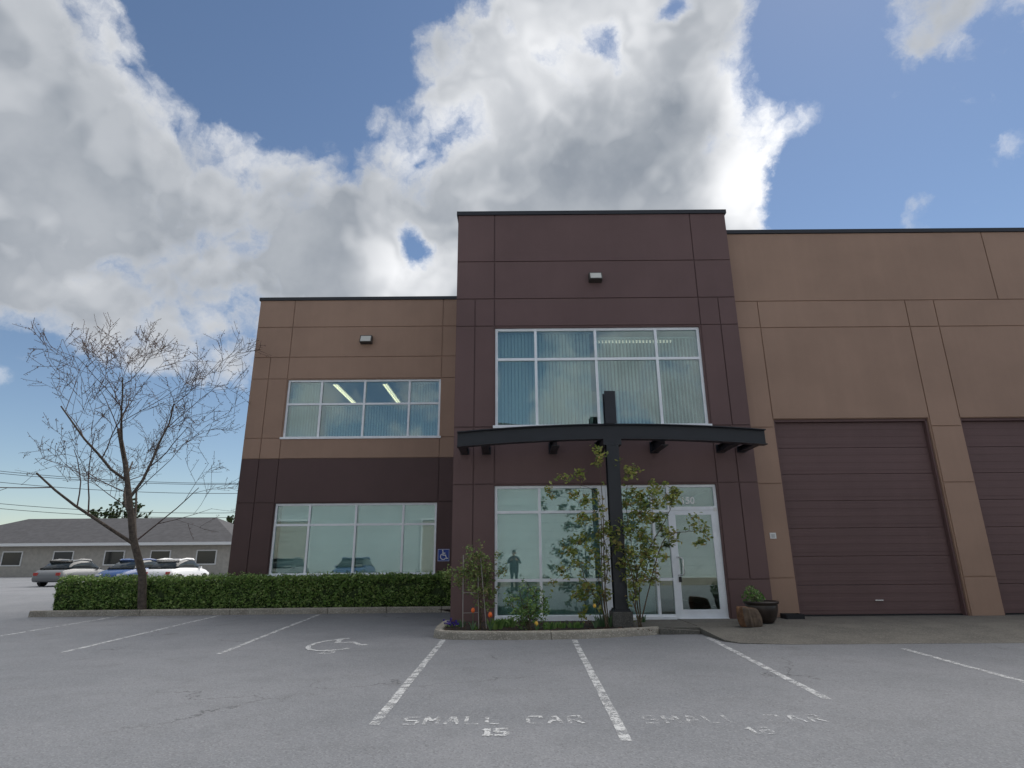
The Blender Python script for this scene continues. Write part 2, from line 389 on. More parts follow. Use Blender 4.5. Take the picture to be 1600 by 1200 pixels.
# ------------------------------------------------------------------ ground and paving
YT, YW, YR = 13.5, 17.8, 13.77            # tower, set-back wing and right-hand wall planes
gmb = MB().add([(-900, -700, 0), (900, -700, 0), (900, 1500, 0), (-900, 1500, 0)], [(0, 1, 2, 3)])
lot = tag(gmb.build('ground', 'asphalt'), 'worn grey asphalt parking lot in front of the building', kind='structure')

def stripe(name, p0, p1, wd, parent=lot, z=.004):
    p0 = Vector(p0); p1 = Vector(p1); d = (p1-p0); n = Vector((-d.y, d.x)).normalized()*wd/2
    k = 14; vs = []; fs = []
    for i in range(k+1):
        c = p0+d*i/k; j = rng.uniform(-.006, .006)
        vs += [(c.x+n.x+j, c.y+n.y, z), (c.x-n.x+j, c.y-n.y, z)]
        if i: fs.append((2*i-2, 2*i-1, 2*i+1, 2*i))
    return MB().add(vs, fs).build(name, 'road_paint', parent)
for a, b in (((-5.13, 16.62), (-4.56, 9.9)), ((-1.26, 11.42), (-1.23, 5.78)), ((1.06, 11.22), (.88, 5.25)), ((3.46, 11.42), (3.15, 6.6)),
             ((-7.75, 16.6), (-7.2, 10.2)), ((-10.4, 16.6), (-9.9, 10.4)), ((6.0, 9.9), (5.6, 5.6)), ((8.5, 9.9), (8.2, 5.4))):
    stripe('parking_line', a, b, .092)
STROKES = {  # stencil letters in a unit box, the gaps are the stencil's bridges
 'S': [((1, 1), (.12, 1)), ((0, .9), (0, .6)), ((.1, .5), (.9, .5)), ((1, .4), (1, .12)), ((.88, 0), (0, 0))],
 'M': [((0, 0), (0, .9)), ((.08, 1), (.46, .45)), ((.56, .45), (.92, 1)), ((1, .9), (1, 0))],
 'A': [((0, 0), (.42, 1)), ((.58, 1), (1, 0)), ((.3, .38), (.7, .38))],
 'L': [((0, 1), (0, .1)), ((0, 0), (.9, 0))],
 'C': [((1, 1), (.12, 1)), ((0, .9), (0, .1)), ((.12, 0), (1, 0)), ((1, .8), (1, 1))],
 'R': [((0, 0), (0, .95)), ((.1, 1), (.9, 1)), ((.9, .9), (.9, .55)), ((.8, .48), (.1, .48)), ((.45, .42), (1, 0))],
 '1': [((.5, 0), (.5, 1)), ((.5, 1), (.2, .8)), ((.15, 0), (.9, 0))],
 '5': [((1, 1), (.08, 1)), ((0, .95), (0, .58)), ((.05, .52), (.85, .52)), ((1, .42), (1, .12)), ((.88, 0), (0, 0))],
 '6': [((1, 1), (.1, 1)), ((0, .9), (0, .1)), ((.1, 0), (.9, 0)), ((1, .1), (1, .4)), ((.9, .5), (.1, .5))]}
def stencil(ch, x, y, wd, ht, sw, parent, mat, z=.0045):
    mb = MB()
    for a, b in STROKES[ch]:
        p = Vector((x+a[0]*wd, y+a[1]*ht)); q = Vector((x+b[0]*wd, y+b[1]*ht)); d = (q-p).normalized(); n = Vector((-d.y, d.x))*sw/2
        p = p-d*sw*.25; q = q+d*sw*.25
        z += .00012
        mb.add([(p.x-n.x, p.y-n.y, z), (q.x-n.x, q.y-n.y, z), (q.x+n.x, q.y+n.y, z), (p.x+n.x, p.y+n.y, z)], [(0, 1, 2, 3)])
    return mb.build('letter', mat, parent)
def word(txt, x0, x1, y, ht, sw, parent, wd, mat):
    xs = [x0+(x1-wd-x0)*i/(len(txt)-1) for i in range(len(txt))]
    for ch, x in zip(txt, xs):
        if ch != ' ': stencil(ch, x, y, wd, ht, sw, parent, mat)
for (t, x0, x1, y, ht, sw, wd, mt) in (('SMALL CAR', -.98, .60, 5.78, .24, .034, .115, 'faded_paint'), ('SMALL CAR', 1.15, 2.73, 5.76, .24, .030, .115, 'old_paint'),
                                   ('15', -.27, -.07, 5.43, .19, .05, .085, 'road_paint'), ('16', 1.93, 2.12, 5.42, .18, .035, .08, 'old_paint'), ('15', -3.02, -2.82, 9.85, .42, .055, .085, 'faded_paint')):
    word(t, x0, x1, y, ht, sw, lot, wd, mt)
# painted wheelchair symbol
Z0 = (350, 930); K = 3.5556
def gp(u, v): p = ground(Z0[0]+u/K, Z0[1]+v/K); return Vector((p.x, p.y))
def strokes2d(mb, pts, wd, z):
    for i in range(len(pts)-1):
        p, q = pts[i], pts[i+1]; d = (q-p).normalized(); n = Vector((-d.y, d.x))*wd/2; zz = z+i*.0001
        p = p-d*wd*.2; q = q+d*wd*.2
        mb.add([(p.x-n.x, p.y-n.y, zz), (q.x-n.x, q.y-n.y, zz), (q.x+n.x, q.y+n.y, zz), (p.x+n.x, p.y+n.y, zz)], [(0, 1, 2, 3)])
mb = MB()
strokes2d(mb, [gp(692, 241), gp(648, 245), gp(628, 266), gp(715, 262), gp(762, 279), gp(790, 275)], .095, .005)
cc = gp(612, 279); strokes2d(mb, [cc+Vector((.42*math.cos(a)+.02, .70*math.sin(a)+.05)) for a in [R(q) for q in range(95, 321, 15)]], .08, .0062)
mb.build('wheelchair_symbol', 'symbol_paint', lot)

# planter bed, kerbs, entrance paving
def ribbon(name, pts, wd, z0, z1, mat, parent, inward):
    """kerb stone following a plan polyline; pts is the outer edge, inward = sign of the offset"""
    pts = [Vector(p) for p in pts]; off = []
    for i, p in enumerate(pts):
        d = (pts[min(i+1, len(pts)-1)]-pts[max(i-1, 0)]).normalized(); off.append(p+Vector((-d.y, d.x))*wd*inward)
    mb = MB(); n = len(pts); vs = []
    sec = [(0, z0), (.08, z1-.03), (.16, z1), (.92, z1), (1, z1-.02), (1, z0)]
    for i in range(n):
        for t, z in sec:
            q = pts[i].lerp(off[i], t); vs.append((q.x, q.y, z))
    ns = len(sec); fs = [tuple(range(ns)), tuple((n-1)*ns+k for k in range(ns))]
    for i in range(n-1):
        for k in range(ns): fs.append((i*ns+k, i*ns+(k+1) % ns, (i+1)*ns+(k+1) % ns, (i+1)*ns+k))
    return mb.add(vs, fs).build(name, mat, parent)
bed = MB().prism([(-1.33, 13.52), (-1.33, 11.75), (-1.1, 11.5), (.5, 11.4), (1.6, 11.55), (2.62, 11.95), (2.45, 13.0), (2.30, 13.52)], -.05, lambda x, y: .10)
planter = tag(bed.build('planting_bed', 'soil'), 'dark soil bed with flowers below the storefront windows', kind='structure')
ribbon('kerb_stone', [(-1.50, 13.45), (-1.52, 12.2), (-1.49, 11.75), (-1.36, 11.50), (-1.1, 11.38), (-.4, 11.29), (.2, 11.27), (.655, 11.29)], .17, -.03, .135, 'kerb', planter, 1)
ribbon('kerb_stone', [(.668, 11.29), (1.2, 11.36), (1.9, 11.55), (2.35, 11.71), (2.60, 11.82), (2.74, 11.92), (2.76, 12.02)], .17, -.03, .13, 'kerb', planter, 1)
hb = MB().prism([(-12.6, 16.75), (-1.42, 16.95), (-1.42, 17.79), (-12.6, 17.79)], -.05, .08)
hbed = tag(hb.build('hedge_bed', 'soil'), 'soil strip under the clipped hedge', kind='structure')
xs = [-12.75, -9.9, -7.55, -4.98, -3.42, -1.95, -1.40]
for a, b in zip(xs[:-1], xs[1:]):
    y0 = 16.72+(a+7.7)*.037; y1 = 16.72+(b+7.7)*.037
    ribbon('kerb_stone', [(a+.008, y0), ((a+b)/2, (y0+y1)/2), (b-.008, y1)], .16, -.03, .15, 'kerb', hbed, 1)
def zs(x, y): return .115
def ramp(x, y): return .004+max(0, min(1, (y-10.45)/1.7))*.111
pv = tag(bx('pavement', 'paving', None, 2.1, 3.52, 12.0, 13.75, -.05, .11), 'exposed aggregate paving at the glass entrance door', kind='structure')
MB().prism([(2.72, 11.86), (3.48, 11.88), (3.5, 12.02), (2.72, 12.02)], -.05, lambda x, y: .105 if x < 3 else .06).build('paving_slab', 'paving', pv)
MB().prism([(3.535, 13.75), (3.535, 12.2), (6.1, 12.2), (6.1, 13.75)], -.05, .112).build('paving_slab', 'paving', pv)
MB().prism([(3.50, 12.185), (3.50, 11.9), (3.57, 10.85), (3.75, 10.6), (4.55, 10.45), (19, 10.35), (19, 12.185)], -.05, ramp).build('paving_slab', 'paving', pv)
MB().prism([(6.115, 14.1), (6.115, 12.2), (19, 12.2), (19, 14.1)], -.05, .110).build('paving_slab', 'paving', pv)

# ------------------------------------------------------------------ the building
bld = thing('commercial_building', (2.1, 17, 0), 'two storey tan and brown concrete panel building with tall brown entrance block', 'building')
J = .0135                                   # half joint
def panel(x0, x1, z0, z1, y, mat):
    MB().box(x0+J, x1-J, y, y+.06, z0+J, z1-J).build('wall_panel', mat, bld)
def backing(x0, x1, z0, z1, y0, y1, holes, mat):
    xs = sorted({x0, x1, *[h[0] for h in holes], *[h[1] for h in holes]}); zs_ = sorted({z0, z1, *[h[2] for h in holes], *[h[3] for h in holes]})
    mb = MB()
    for i in range(len(xs)-1):
        for k in range(len(zs_)-1):
            cx = (xs[i]+xs[i+1])/2; cz = (zs_[k]+zs_[k+1])/2
            if any(h[0] < cx < h[1] and h[2] < cz < h[3] for h in holes): continue
            mb.box(xs[i], xs[i+1], y0, y1, zs_[k], zs_[k+1])
    return mb.build('backing_wall', mat, bld)
# tower ------------------------------------------------------------
XL, XC, XA, XB, XD, XR = -1.37, -.90, -.42, 4.65, 5.14, 5.58
HU = (-.405, 4.615, 4.33, 6.82); HS = (-.415, 4.62, .10, 2.97)
for z0, z1 in ((8.62, 9.97), (7.59, 8.62)):
    for a, b in ((XL, XA), (XA, XB), (XB, XR)): panel(a, b, z0, z1, YT, 'brown')
for z0, z1 in ((6.86, 7.59), (3.0, 4.33)):
    for a, b in ((XL, XC), (XC, XA), (XA, XB), (XB, XD), (XD, XR)): panel(a, b, z0, z1, YT, 'brown')
for z0, z1 in ((4.33, 6.86), (.91, 3.0)):
    for a, b in ((XL, XC), (XC, XA), (XB, XD), (XD, XR)): panel(a, b, z0, z1, YT, 'brown')
for a, b in ((XL, XA), (XB, XR)): panel(a, b, .03, .91, YT, 'brown')
backing(XL+.006, XR-.006, -.05, 9.96, YT+.026, YT+.24, [HU, HS], 'brown')
def sidewall(x0, x1, y0, y1, z0, z1, mat): bx('side_wall', mat, bld, x0, x1, y0, y1, z0, z1)
sidewall(XL+.006, XL+.2, YT+.2401, 24, -.05, 9.955, 'brown'); sidewall(XR-.2, XR-.006, YT+.2401, 24, -.05, 9.955, 'brown')
bx('side_wall', 'brown', bld, XL+.2, XR-.2, 23.8, 24, -.05, 9.95)
bx('roof', 'grey_roof', bld, XL+.2, XR-.2, YT+.24, 23.8, 9.3, 9.5)
def cap(x0, x1, y0, y1, z):
    bx('parapet_cap', 'cap', bld, x0-.03, x1+.03, y0-.035, y0+.27, z, z+.105)
    bx('parapet_cap', 'cap', bld, x0-.03, x0+.23, y0+.272, y1, z, z+.103); bx('parapet_cap', 'cap', bld, x1-.23, x1+.03, y0+.272, y1, z, z+.103)
cap(XL, XR, YT, 24, 9.96)
# wing -------------------------------------------------------------
W0, V2, V1, VR, W1 = -8.24, -7.69, -7.09, -2.23, -1.362
HW = (-7.075, -2.245, 4.965, 6.85); HL = (-7.075, -2.26, .95, 3.0)
for z0, z1 in ((8.62, 9.57), (7.59, 8.62)):
    for a, b in ((W0, V1), (V1, VR), (VR, W1)): panel(a, b, z0, z1, YW, 'tan')
for z0, z1, mt in ((6.87, 7.59, 'tan'), (4.34, 4.97, 'tan'), (3.02, 4.34, 'brown_deep')):
    for a, b in ((W0, V2), (V2, V1), (V1, VR), (VR, W1)): panel(a, b, z0, z1, YW, mt)
for a, b in ((W0, V2), (V2, V1), (VR, W1)): panel(a, b, 4.97, 6.87, YW, 'tan'); panel(a, b, .95, 3.02, YW, 'brown_deep')
for a, b in ((W0, V2), (V2, V1), (V1, VR), (VR, W1)): panel(a, b, .03, .95, YW, 'brown_deep')
backing(W0+.006, W1-.002, -.05, 4.34, YW+.026, YW+.24, [HL], 'brown_deep'); backing(W0+.006, W1-.002, 4.34, 9.56, YW+.026, YW+.24, [HW], 'tan')
sidewall(W0+.006, W0+.2, YW+.2401, 40, 4.34, 9.555, 'tan'); sidewall(W0+.006, W0+.2, YW+.2401, 40, -.05, 4.34, 'brown_deep')
bx('side_wall', 'tan', bld, W0+.2, XL, 39.8, 40, -.05, 9.55)
bx('roof', 'grey_roof', bld, W0+.2, XL+.004, YW+.24, 39.8, 9.0, 9.2)
cap(W0, W1-.03, YW, 40, 9.56)
# right-hand wall with overhead doors --------------------------------
RX0, RX1, RXE = 5.40, 6.23, 19.0
OPEN = [(6.25, 9.95, -.06, 4.53), (10.72, 14.42, -.06, 4.53)]
for a, b in ((RX0, 12.35), (12.35, RXE)): panel(a, b, 7.59, 9.52, YR, 'tan')
for a, b in ((RX0, RX1), (RX1, 9.97), (9.97, 10.70), (10.70, 14.44), (14.44, RXE)): panel(a, b, 6.87, 7.59, YR, 'tan')
for a, b in ((RX1, 9.97), (10.70, 14.44)): panel(a, b, 4.53, 6.87, YR, 'tan')
for a, b in ((RX0, RX1), (9.97, 10.70), (14.44, RXE)):
    for z0, z1 in ((4.33, 6.87), (3.0, 4.33), (.92, 3.0), (.03, .92)): panel(a, b, z0, z1, YR, 'tan')
backing(RX0+.01, RXE, -.05, 9.515, YR+.026, YR+.24, OPEN, 'tan')
bx('roof', 'grey_roof', bld, XR-.005, RXE, YR+.24, 40, 9.0, 9.2); bx('side_wall', 'tan', bld, XR-.19, RXE, 39.8, 40, -.05, 9.5)
bx('side_wall', 'tan', bld, RXE-.2, RXE+.004, YR+.2405, 39.8, -.05, 9.51)
bx('parapet_cap', 'cap', bld, XR+.034, RXE+.03, YR-.035, YR+.27, 9.515, 9.62)
for (x0, x1, _, z1) in OPEN:
    od = MB(); od.box(x0+.002, x0+.05, YR+.07, YR+.24, .10, z1-.05); od.box(x1-.05, x1-.002, YR+.07, YR+.24, .10, z1-.05); od.box(x0+.002, x1-.002, YR+.07, YR+.24, z1-.06, z1-.002)
    od = od.build('overhead_door', 'brown', bld)
    bx('bottom_seal', 'rubber', od, x0+.052, x1-.052, YR+.155, YR+.205, .1105, .135); bx('lift_handle', 'chrome', od, (x0+x1)/2-.09, (x0+x1)/2+.09, YR+.13, YR+.158, .42, .445)
    n = 7; h = (z1-.06-.14)/n
    for k in range(n):
        za, zb = .138+k*h+.004, .138+(k+1)*h-.004; sc = bx('door_section', 'brown', od, x0+.052, x1-.052, YR+.166, YR+.21, za, zb, bevel=.006)
        for q in range(3): bx('rib', 'brown', sc, x0+.08, x1-.08, YR+.160, YR+.1655, za+(zb-za)*(.14+q*.29), za+(zb-za)*(.14+q*.29+.14), bevel=.002)

# windows ------------------------------------------------------------
def frame_ring(mb, x0, x1, z0, z1, y0, y1, t, tb=None):
    tb = tb or t
    mb.box(x0, x0+t, y0, y1, z0, z1); mb.box(x1-t, x1, y0, y1, z0, z1)
    mb.box(x0+t, x1-t, y0, y1, z1-t, z1); mb.box(x0+t, x1-t, y0, y1, z0, z0+tb)
def window(hole, y, muls, trans, sill=True, t=.062):
    x0, x1, z0, z1 = hole; x0 += .002; x1 -= .002; z1 -= .002; z0 += .002
    mb = MB(); frame_ring(mb, x0, x1, z0, z1, y+.075, y+.165, t)
    wdw = mb.build('window', 'alu', bld)
    xs = [x0+t]+[v for m_ in muls for v in (m_-t/2, m_+t/2)]+[x1-t]
    zz = [z0+t]+[v for q in trans for v in (q-t/2, q+t/2)]+[z1-t]
    for m_ in muls: bx('mullion', 'alu', wdw, m_-t/2, m_+t/2, y+.07, y+.16, z0+t, z1-t)
    for q in trans:
        for i in range(0, len(xs), 2): bx('transom', 'alu', wdw, xs[i], xs[i+1], y+.076, y+.158, q-t/2, q+t/2)
    for i in range(0, len(xs), 2):
        for k in range(0, len(zz), 2):
            MB().box(xs[i], xs[i+1], y+.118, y+.124, zz[k], zz[k+1]).build('pane', 'glass', wdw)
    if sill: bx('sill', 'alu', wdw, x0-.05, x1+.05, y-.035, y+.074, z0-.03, z0+.03)
    return wdw
window(HU, YT, (.585, 2.05, 3.535), (6.02,)); window(HW, YW, (-6.0, -4.64, -3.23), (6.06,)); window(HL, YW, (-6.04, -4.66, -3.255), (2.375,))
# storefront with door
t = .06; x0, x1, z0, z1 = HS[0]+.002, HS[1]-.002, HS[2]+.012, HS[3]-.002; DL, DR, DT = 3.55, 4.56, 2.40
mb = MB(); y = YT
mb.box(x0, x0+t, y+.075, y+.165, z0, z1); mb.box(x1-t, x1, y+.075, y+.165, z0, z1); mb.box(x0+t, x1-t, y+.075, y+.165, z1-t, z1); mb.box(x0+t, DL-t, y+.075, y+.165, z0, z0+.09)
sf = mb.build('window', 'alu', bld)
cols = [(.60-t/2, .60+t/2), (1.93, 2.27), (3.12, 3.18), (DL-t, DL)]
for i, (a, b) in enumerate(cols):
    if i == 1:
        for k in range(4): bx('mullion', 'alu', sf, a+.085*k, a+.085*k+.08, y+.05, y+.17, z0+.09, z1-t)
    else: bx('mullion', 'alu', sf, a, b, y+.07, y+.16, z0+.09 if i < 3 else z0, z1-t)
bays = [(x0+t, cols[0][0]), (cols[0][1], cols[1][0]), (cols[1][1], cols[2][0]), (cols[2][1], cols[3][0])]
for a, b in bays:
    zl = [z0+.09, .92-t/2, .92+t/2, 2.38-t/2, 2.38+t/2, z1-t]
    for q in (.92, 2.38): bx('transom', 'alu', sf, a, b, y+.076, y+.158, q-t/2, q+t/2)
    for k in (0, 2, 4): MB().box(a, b, y+.118, y+.124, zl[k], zl[k+1]).build('pane', 'glass', sf)
bx('transom', 'alu', sf, DL, x1-t, y+.074, y+.16, DT, DT+.075); MB().box(DL, x1-t, y+.118, y+.124, DT+.075, z1-t).build('pane', 'glass', sf)
bx('sill', 'alu', sf, x0, 1.90, y-.05, y+.0745, z0-.02, z0+.085); bx('sill', 'alu', sf, 2.3, DL-.07, y-.03, y+.0745, z0-.02, z0+.05)
mb = MB(); frame_ring(mb, DL+.004, DR, .125, DT-.004, y+.085, y+.13, .10, .17); door = mb.build('door', 'alu', bld)
MB().box(DL+.104, DR-.10, y+.104, y+.11, .295, DT-.104).build('pane', 'glass', door)
MB().tube([(DL+.06, y+.09, 1.38), (DL+.075, y+.02, 1.38), (DL+.16, y+.015, 1.36), (DL+.17, y+.015, 1.33), (DL+.17, y+.015, 1.04), (DL+.155, y+.015, 1.01), (DL+.06, y+.09, 1.0)], .014, 8).build('handle', 'chrome', door, True)
bx('lock', 'black', door, DL+.065, DL+.125, y+.06, y+.088, .86, .97); bx('threshold', 'alu', door, DL, x1, y+.03, y+.18, .112, .124)
bx('door_contact', 'white', door, DR-.03, DR+.03, y+.055, y+.083, DT-.03, DT+.05)
# unit number on the glass above the door
cu = bpy.data.curves.new('unit_number', 'FONT'); cu.body = '150'; cu.size = .21; cu.extrude = .001; cu.offset = .006
tmp = bpy.data.objects.new('tmp', cu); COL.objects.link(tmp); dg = bpy.context.evaluated_depsgraph_get(); me = bpy.data.meshes.new_from_object(tmp.evaluated_get(dg)); bpy.data.objects.remove(tmp)
un = bpy.data.objects.new('unit_number', me); COL.objects.link(un); me.materials.clear(); me.materials.append(MAT['white'])
p = at(1064, 786, YT+.11); un.location = (p.x, YT+.115, p.z-.015); un.rotation_euler = (R(90), 0, 0); put_under(un, bld)

# interiors ----------------------------------------------------------
def room(x0, x1, y0, y1, z0, z1):
    bx('room_floor', 'carpet', bld, x0, x1, y0, y1, z0-.1, z0); bx('room_ceiling', 'ceiling_tile', bld, x0, x1, y0, y1, z1, z1+.1)
    bx('room_wall', 'interior', bld, x0, x1, y1, y1+.1, z0, z1); bx('room_wall', 'interior', bld, x0, x0+.08, y0, y1, z0, z1); bx('room_wall', 'interior', bld, x1-.08, x1, y0, y1, z0, z1)
room(XL+.21, XR-.21, YT+.245, 20, 4.05, 7.0); room(XL+.21, XR-.21, YT+.245, 20, .10, 3.1); room(W0+.21, XL, YW+.245, 25, 4.05, 7.02); room(W0+.21, XL, YW+.245, 25, .10, 3.1)
def fixture(x0, x1, y0, y1, z, label, tm='tube'):
    f = thing('ceiling_light', ((x0+x1)/2, (y0+y1)/2, z), label, 'ceiling light', 'fluorescent lights on the upper floor')
    bx('housing', 'white', f, x0, x1, y0, y1, z, z+.05)
    along_y = (y1-y0) > (x1-x0)
    for s in (.3, .7):
        if along_y: c = x0+(x1-x0)*s; MB().tube([(c, y0+.02, z-.02), (c, y1-.02, z-.02)], .022, 8).build('tube', tm, f)
        else: c = y0+(y1-y0)*s; MB().tube([(x0+.02, c, z-.02), (x1-.02, c, z-.02)], .022, 8).build('tube', tm, f)
fixture(-5.98, -5.76, 18.75, 21.2, 6.965, 'lit fluorescent ceiling light behind second upper pane of the tan wing')
fixture(-4.33, -4.11, 18.75, 21.2, 6.965, 'lit fluorescent ceiling light behind third upper pane of the tan wing')
fixture(2.2, 4.3, 14.75, 14.95, 6.945, 'lit fluorescent ceiling light glimpsed over the blinds of the brown tower', 'tube_dim')
def blind(x0, x1, y, z0, z1, ang, label, pitch=.085):
    b = thing('vertical_blind', ((x0+x1)/2, y, z0), label, 'blind', 'vertical blinds in the upper windows')
    bx('head_rail', 'white', b, x0, x1, y-.025, y+.025, z1, z1+.04)
    mb = MB(); x = x0+.04
    while x < x1-.03:
        a = ang+rng.uniform(-.1, .1); dx = .044*math.cos(a); dy = .044*math.sin(a)
        mb.add([(x-dx, y-dy, z0), (x, y+.006, z0), (x+dx, y+dy, z0), (x-dx, y-dy, z1), (x, y+.006, z1), (x+dx, y+dy, z1)], [(0, 1, 4, 3), (1, 2, 5, 4)])
        x += pitch
    tag(mb.build('slats', 'blind', b), kind='stuff')
blind(-.35, 1.98, YT+.33, 4.42, 6.76, .62, 'nearly closed vertical blind filling left half of the brown tower upper window')
blind(2.1, 4.57, YT+.33, 4.42, 6.62, .80, 'half open vertical blind filling right half of the brown tower upper window')
blind(-7.0, -6.05, YW+.33, 5.02, 6.78, 1.0, 'vertical blind behind the tan wing upper panes beside the outer corner')
blind(-5.9, -3.3, YW+.36, 5.02, 6.04, 1.08, 'half height vertical blind under the lit ceiling lights of the tan wing')
blind(-3.18, -2.3, YW+.33, 5.02, 6.78, .95, 'vertical blind behind the tan wing upper panes nearest the brown tower')
def roller(x0, x1, y, z0, z1, label):
    b = thing('roller_shade', ((x0+x1)/2, y, z0), label, 'shade', 'pale shades in the ground floor windows')
    bx('fabric', 'shade', b, x0, x1, y, y+.006, z0+.02, z1); bx('bottom_bar', 'white', b, x0, x1, y-.008, y+.014, z0, z0+.022)
    MB().tube([(x0, y+.025, z1+.02), (x1, y+.025, z1+.02)], .03, 10).build('roller', 'white', b)
roller(-7.0, -4.75, YW+.42, .97, 2.93, 'pale green roller shade in the ground floor window next to outer corner')
roller(-4.66, -2.33, YW+.42, .97, 2.93, 'pale green roller shade in the ground floor window next to blue sign')
roller(-.36, 2.02, YT+.34, .13, 2.90, 'pale green roller shade in storefront glass left of steel post')
roller(2.16, 3.13, YT+.34, .13, 2.90, 'pale green roller shade in storefront glass between steel post and door')

# ------------------------------------------------------------------ steel canopy
PX, PY = 2.105, 12.40
can = thing('steel_canopy', (PX, PY, .1), 'black steel entrance canopy with arched beam on a single tall post', 'canopy')
def arch(x, z): return z-.145*((x-PX)/3.28)**2
def beam_seg(z0, z1, y0, y1, n=24):
    mb = MB(); vs = []; fs = []
    for i in range(n+1):
        x = PX-3.28+6.56*i/n; vs += [(x, y0, arch(x, z0)), (x, y1, arch(x, z0)), (x, y1, arch(x, z1)), (x, y0, arch(x, z1))]
        if i: b = 4*i-4; fs += [(b+k, b+(k+1) % 4, b+4+(k+1) % 4, b+4+k) for k in range(4)]
    fs += [(0, 1, 2, 3), (4*n, 4*n+1, 4*n+2, 4*n+3)]
    return mb.add(vs, fs)
bw = beam_seg(3.815, 4.105, PY-.012, PY+.012); bw.build('beam_web', 'steel', can)
beam_seg(4.105, 4.125, PY-.10, PY+.10).build('beam_flange', 'steel', can); beam_seg(3.795, 3.815, PY-.10, PY+.10).build('beam_flange', 'steel', can)
def column(z0, z1, w, d, name):
    mb = MB(); mb.box(PX-w/2, PX+w/2, PY-d/2, PY-d/2+.02, z0, z1); mb.box(PX-w/2, PX+w/2, PY+d/2-.02, PY+d/2, z0, z1); mb.box(PX-.009, PX+.009, PY-d/2+.02, PY+d/2-.02, z0, z1)
    return mb
column(4.126, 4.84, .235, .26, 'post').build('post', 'steel', can); column(.40, 3.66, .255, .26, 'post').build('post', 'steel', can)
bx('cap_plate', 'steel', can, PX-.19, PX+.19, PY-.14, PY+.14, 3.66, 3.792); bx('base_plate', 'steel', can, PX-.17, PX+.17, PY-.17, PY+.17, .375, .40)
MB().box(PX-.20, PX+.20, PY-.20, PY+.20, .05, .375).build('footing', 'footing', can, bevel=.012)
for k in (-1, 1):
    for q in (-1, 1): MB().tube([(PX+k*.145, PY+q*.12, .40), (PX+k*.145, PY+q*.12, .43)], .014, 6).build('anchor_bolt', 'steel', can)
for x in (-1.10, -.60, .93, 2.00, 3.27, 4.80, 5.28):
    mb = MB(); zt = min(arch(x, 3.95), 3.93); ya, yb = PY+.105, YT-.002
    mb.box(x-.08, x+.08, ya, yb, 3.69, 3.705); mb.box(x-.08, x+.08, ya, yb, zt-.015, zt); mb.box(x-.006, x+.006, ya, yb, 3.705, zt-.015)
    mb.box(x-.10, x+.10, yb-.015, yb, 3.68, zt+.02)
    mb.build('outrigger', 'steel', can)

# ------------------------------------------------------------------ wall fittings
def wall_lamp(cx, cz, y, wd, label):
    o = thing('wall_lamp', (cx, y, cz), label, 'wall lamp', 'wall pack lamps on the facade')
    h = wd*.72
    MB().prismx([(y-.002, cz+h/2), (y-.002, cz-h/2), (y-.20, cz-h/2+.02), (y-.13, cz+h/2)], cx-wd/2, cx+wd/2).build('housing', 'lampbox', o, bevel=.012)
    a = Vector((0, y-.20-.012, cz-h/2+.045)); b = Vector((0, y-.13-.012, cz+h/2-.03)); nn = Vector((0, -.9, .3))*.01
    MB().add([(cx-wd/2+.03, a.y+.02, a.z), (cx+wd/2-.03, a.y+.02, a.z), (cx+wd/2-.03, b.y+.02, b.z), (cx-wd/2+.03, b.y+.02, b.z), (cx-wd/2+.03, a.y, a.z), (cx+wd/2-.03, a.y, a.z), (cx+wd/2-.03, b.y, b.z), (cx-wd/2+.03, b.y, b.z)],
             [(4, 5, 6, 7), (0, 3, 2, 1), (0, 1, 5, 4), (1, 2, 6, 5), (2, 3, 7, 6), (3, 0, 4, 7)]).build('lens', 'lens', o)
wall_lamp(2.11, 8.12, YT, .33, 'small box lamp high on the brown tower above its window'); wall_lamp(-4.66, 8.14, YW, .38, 'small box lamp on the tan wing above its upper window')
ISA = [[(.44, .80), (.44, .50), (.66, .50), (.76, .22), (.86, .25)], [(.44, .66), (.62, .66)]]
sg = thing('accessible_parking_sign', (-2.02, YW, 1.485), 'blue wheelchair sign with white border on dark wall beside the hedge', 'sign')
sx, sz, S = -2.195, 1.315, .345
MB().box(sx, sx+S, YW-.012, YW-.004, sz, sz+S).build('plate', 'blue_sign', sg, bevel=.002)
mb = MB(); frame_ring(mb, sx+.008, sx+S-.008, sz+.008, sz+S-.008, YW-.014, YW-.0125, .008); mb.build('border', 'white', sg)
mb = MB()
def st3(p, q, wd, k):
    p = Vector((sx+p[0]*S, sz+p[1]*S)); q = Vector((sx+q[0]*S, sz+q[1]*S)); d = (q-p).normalized(); n = Vector((-d.y, d.x))*wd/2; p = p-d*wd*.3; q = q+d*wd*.3; yy = YW-.0140-.0003*k
    mb.add([(p.x-n.x, yy, p.y-n.y), (q.x-n.x, yy, q.y-n.y), (q.x+n.x, yy, q.y+n.y), (p.x+n.x, yy, p.y+n.y)], [(0, 1, 2, 3)])
k = 0
for pl in ISA:
    for i in range(len(pl)-1): k += 1; st3(pl[i], pl[i+1], .026, k)
arc = [(.48+.235*math.cos(R(a)), .385+.235*math.sin(R(a))) for a in range(125, 341, 18)]
for i in range(len(arc)-1): k += 1; st3(arc[i], arc[i+1], .022, k)
hd = [(.42+.055*math.cos(R(a)), .885+.055*math.sin(R(a))) for a in range(0, 360, 30)]
mb.add([(sx+u*S, YW-.0142, sz+v*S) for u, v in hd], [tuple(range(12))]); mb.build('symbol', 'white', sg)
pl = thing('wall_plate', (5.87, YR, 1.83), 'small white notice plate on tan pier beside the overhead door', 'sign')
bx('plate', 'white', pl, 5.80, 5.94, YR-.012, YR-.002, 1.765, 1.895)
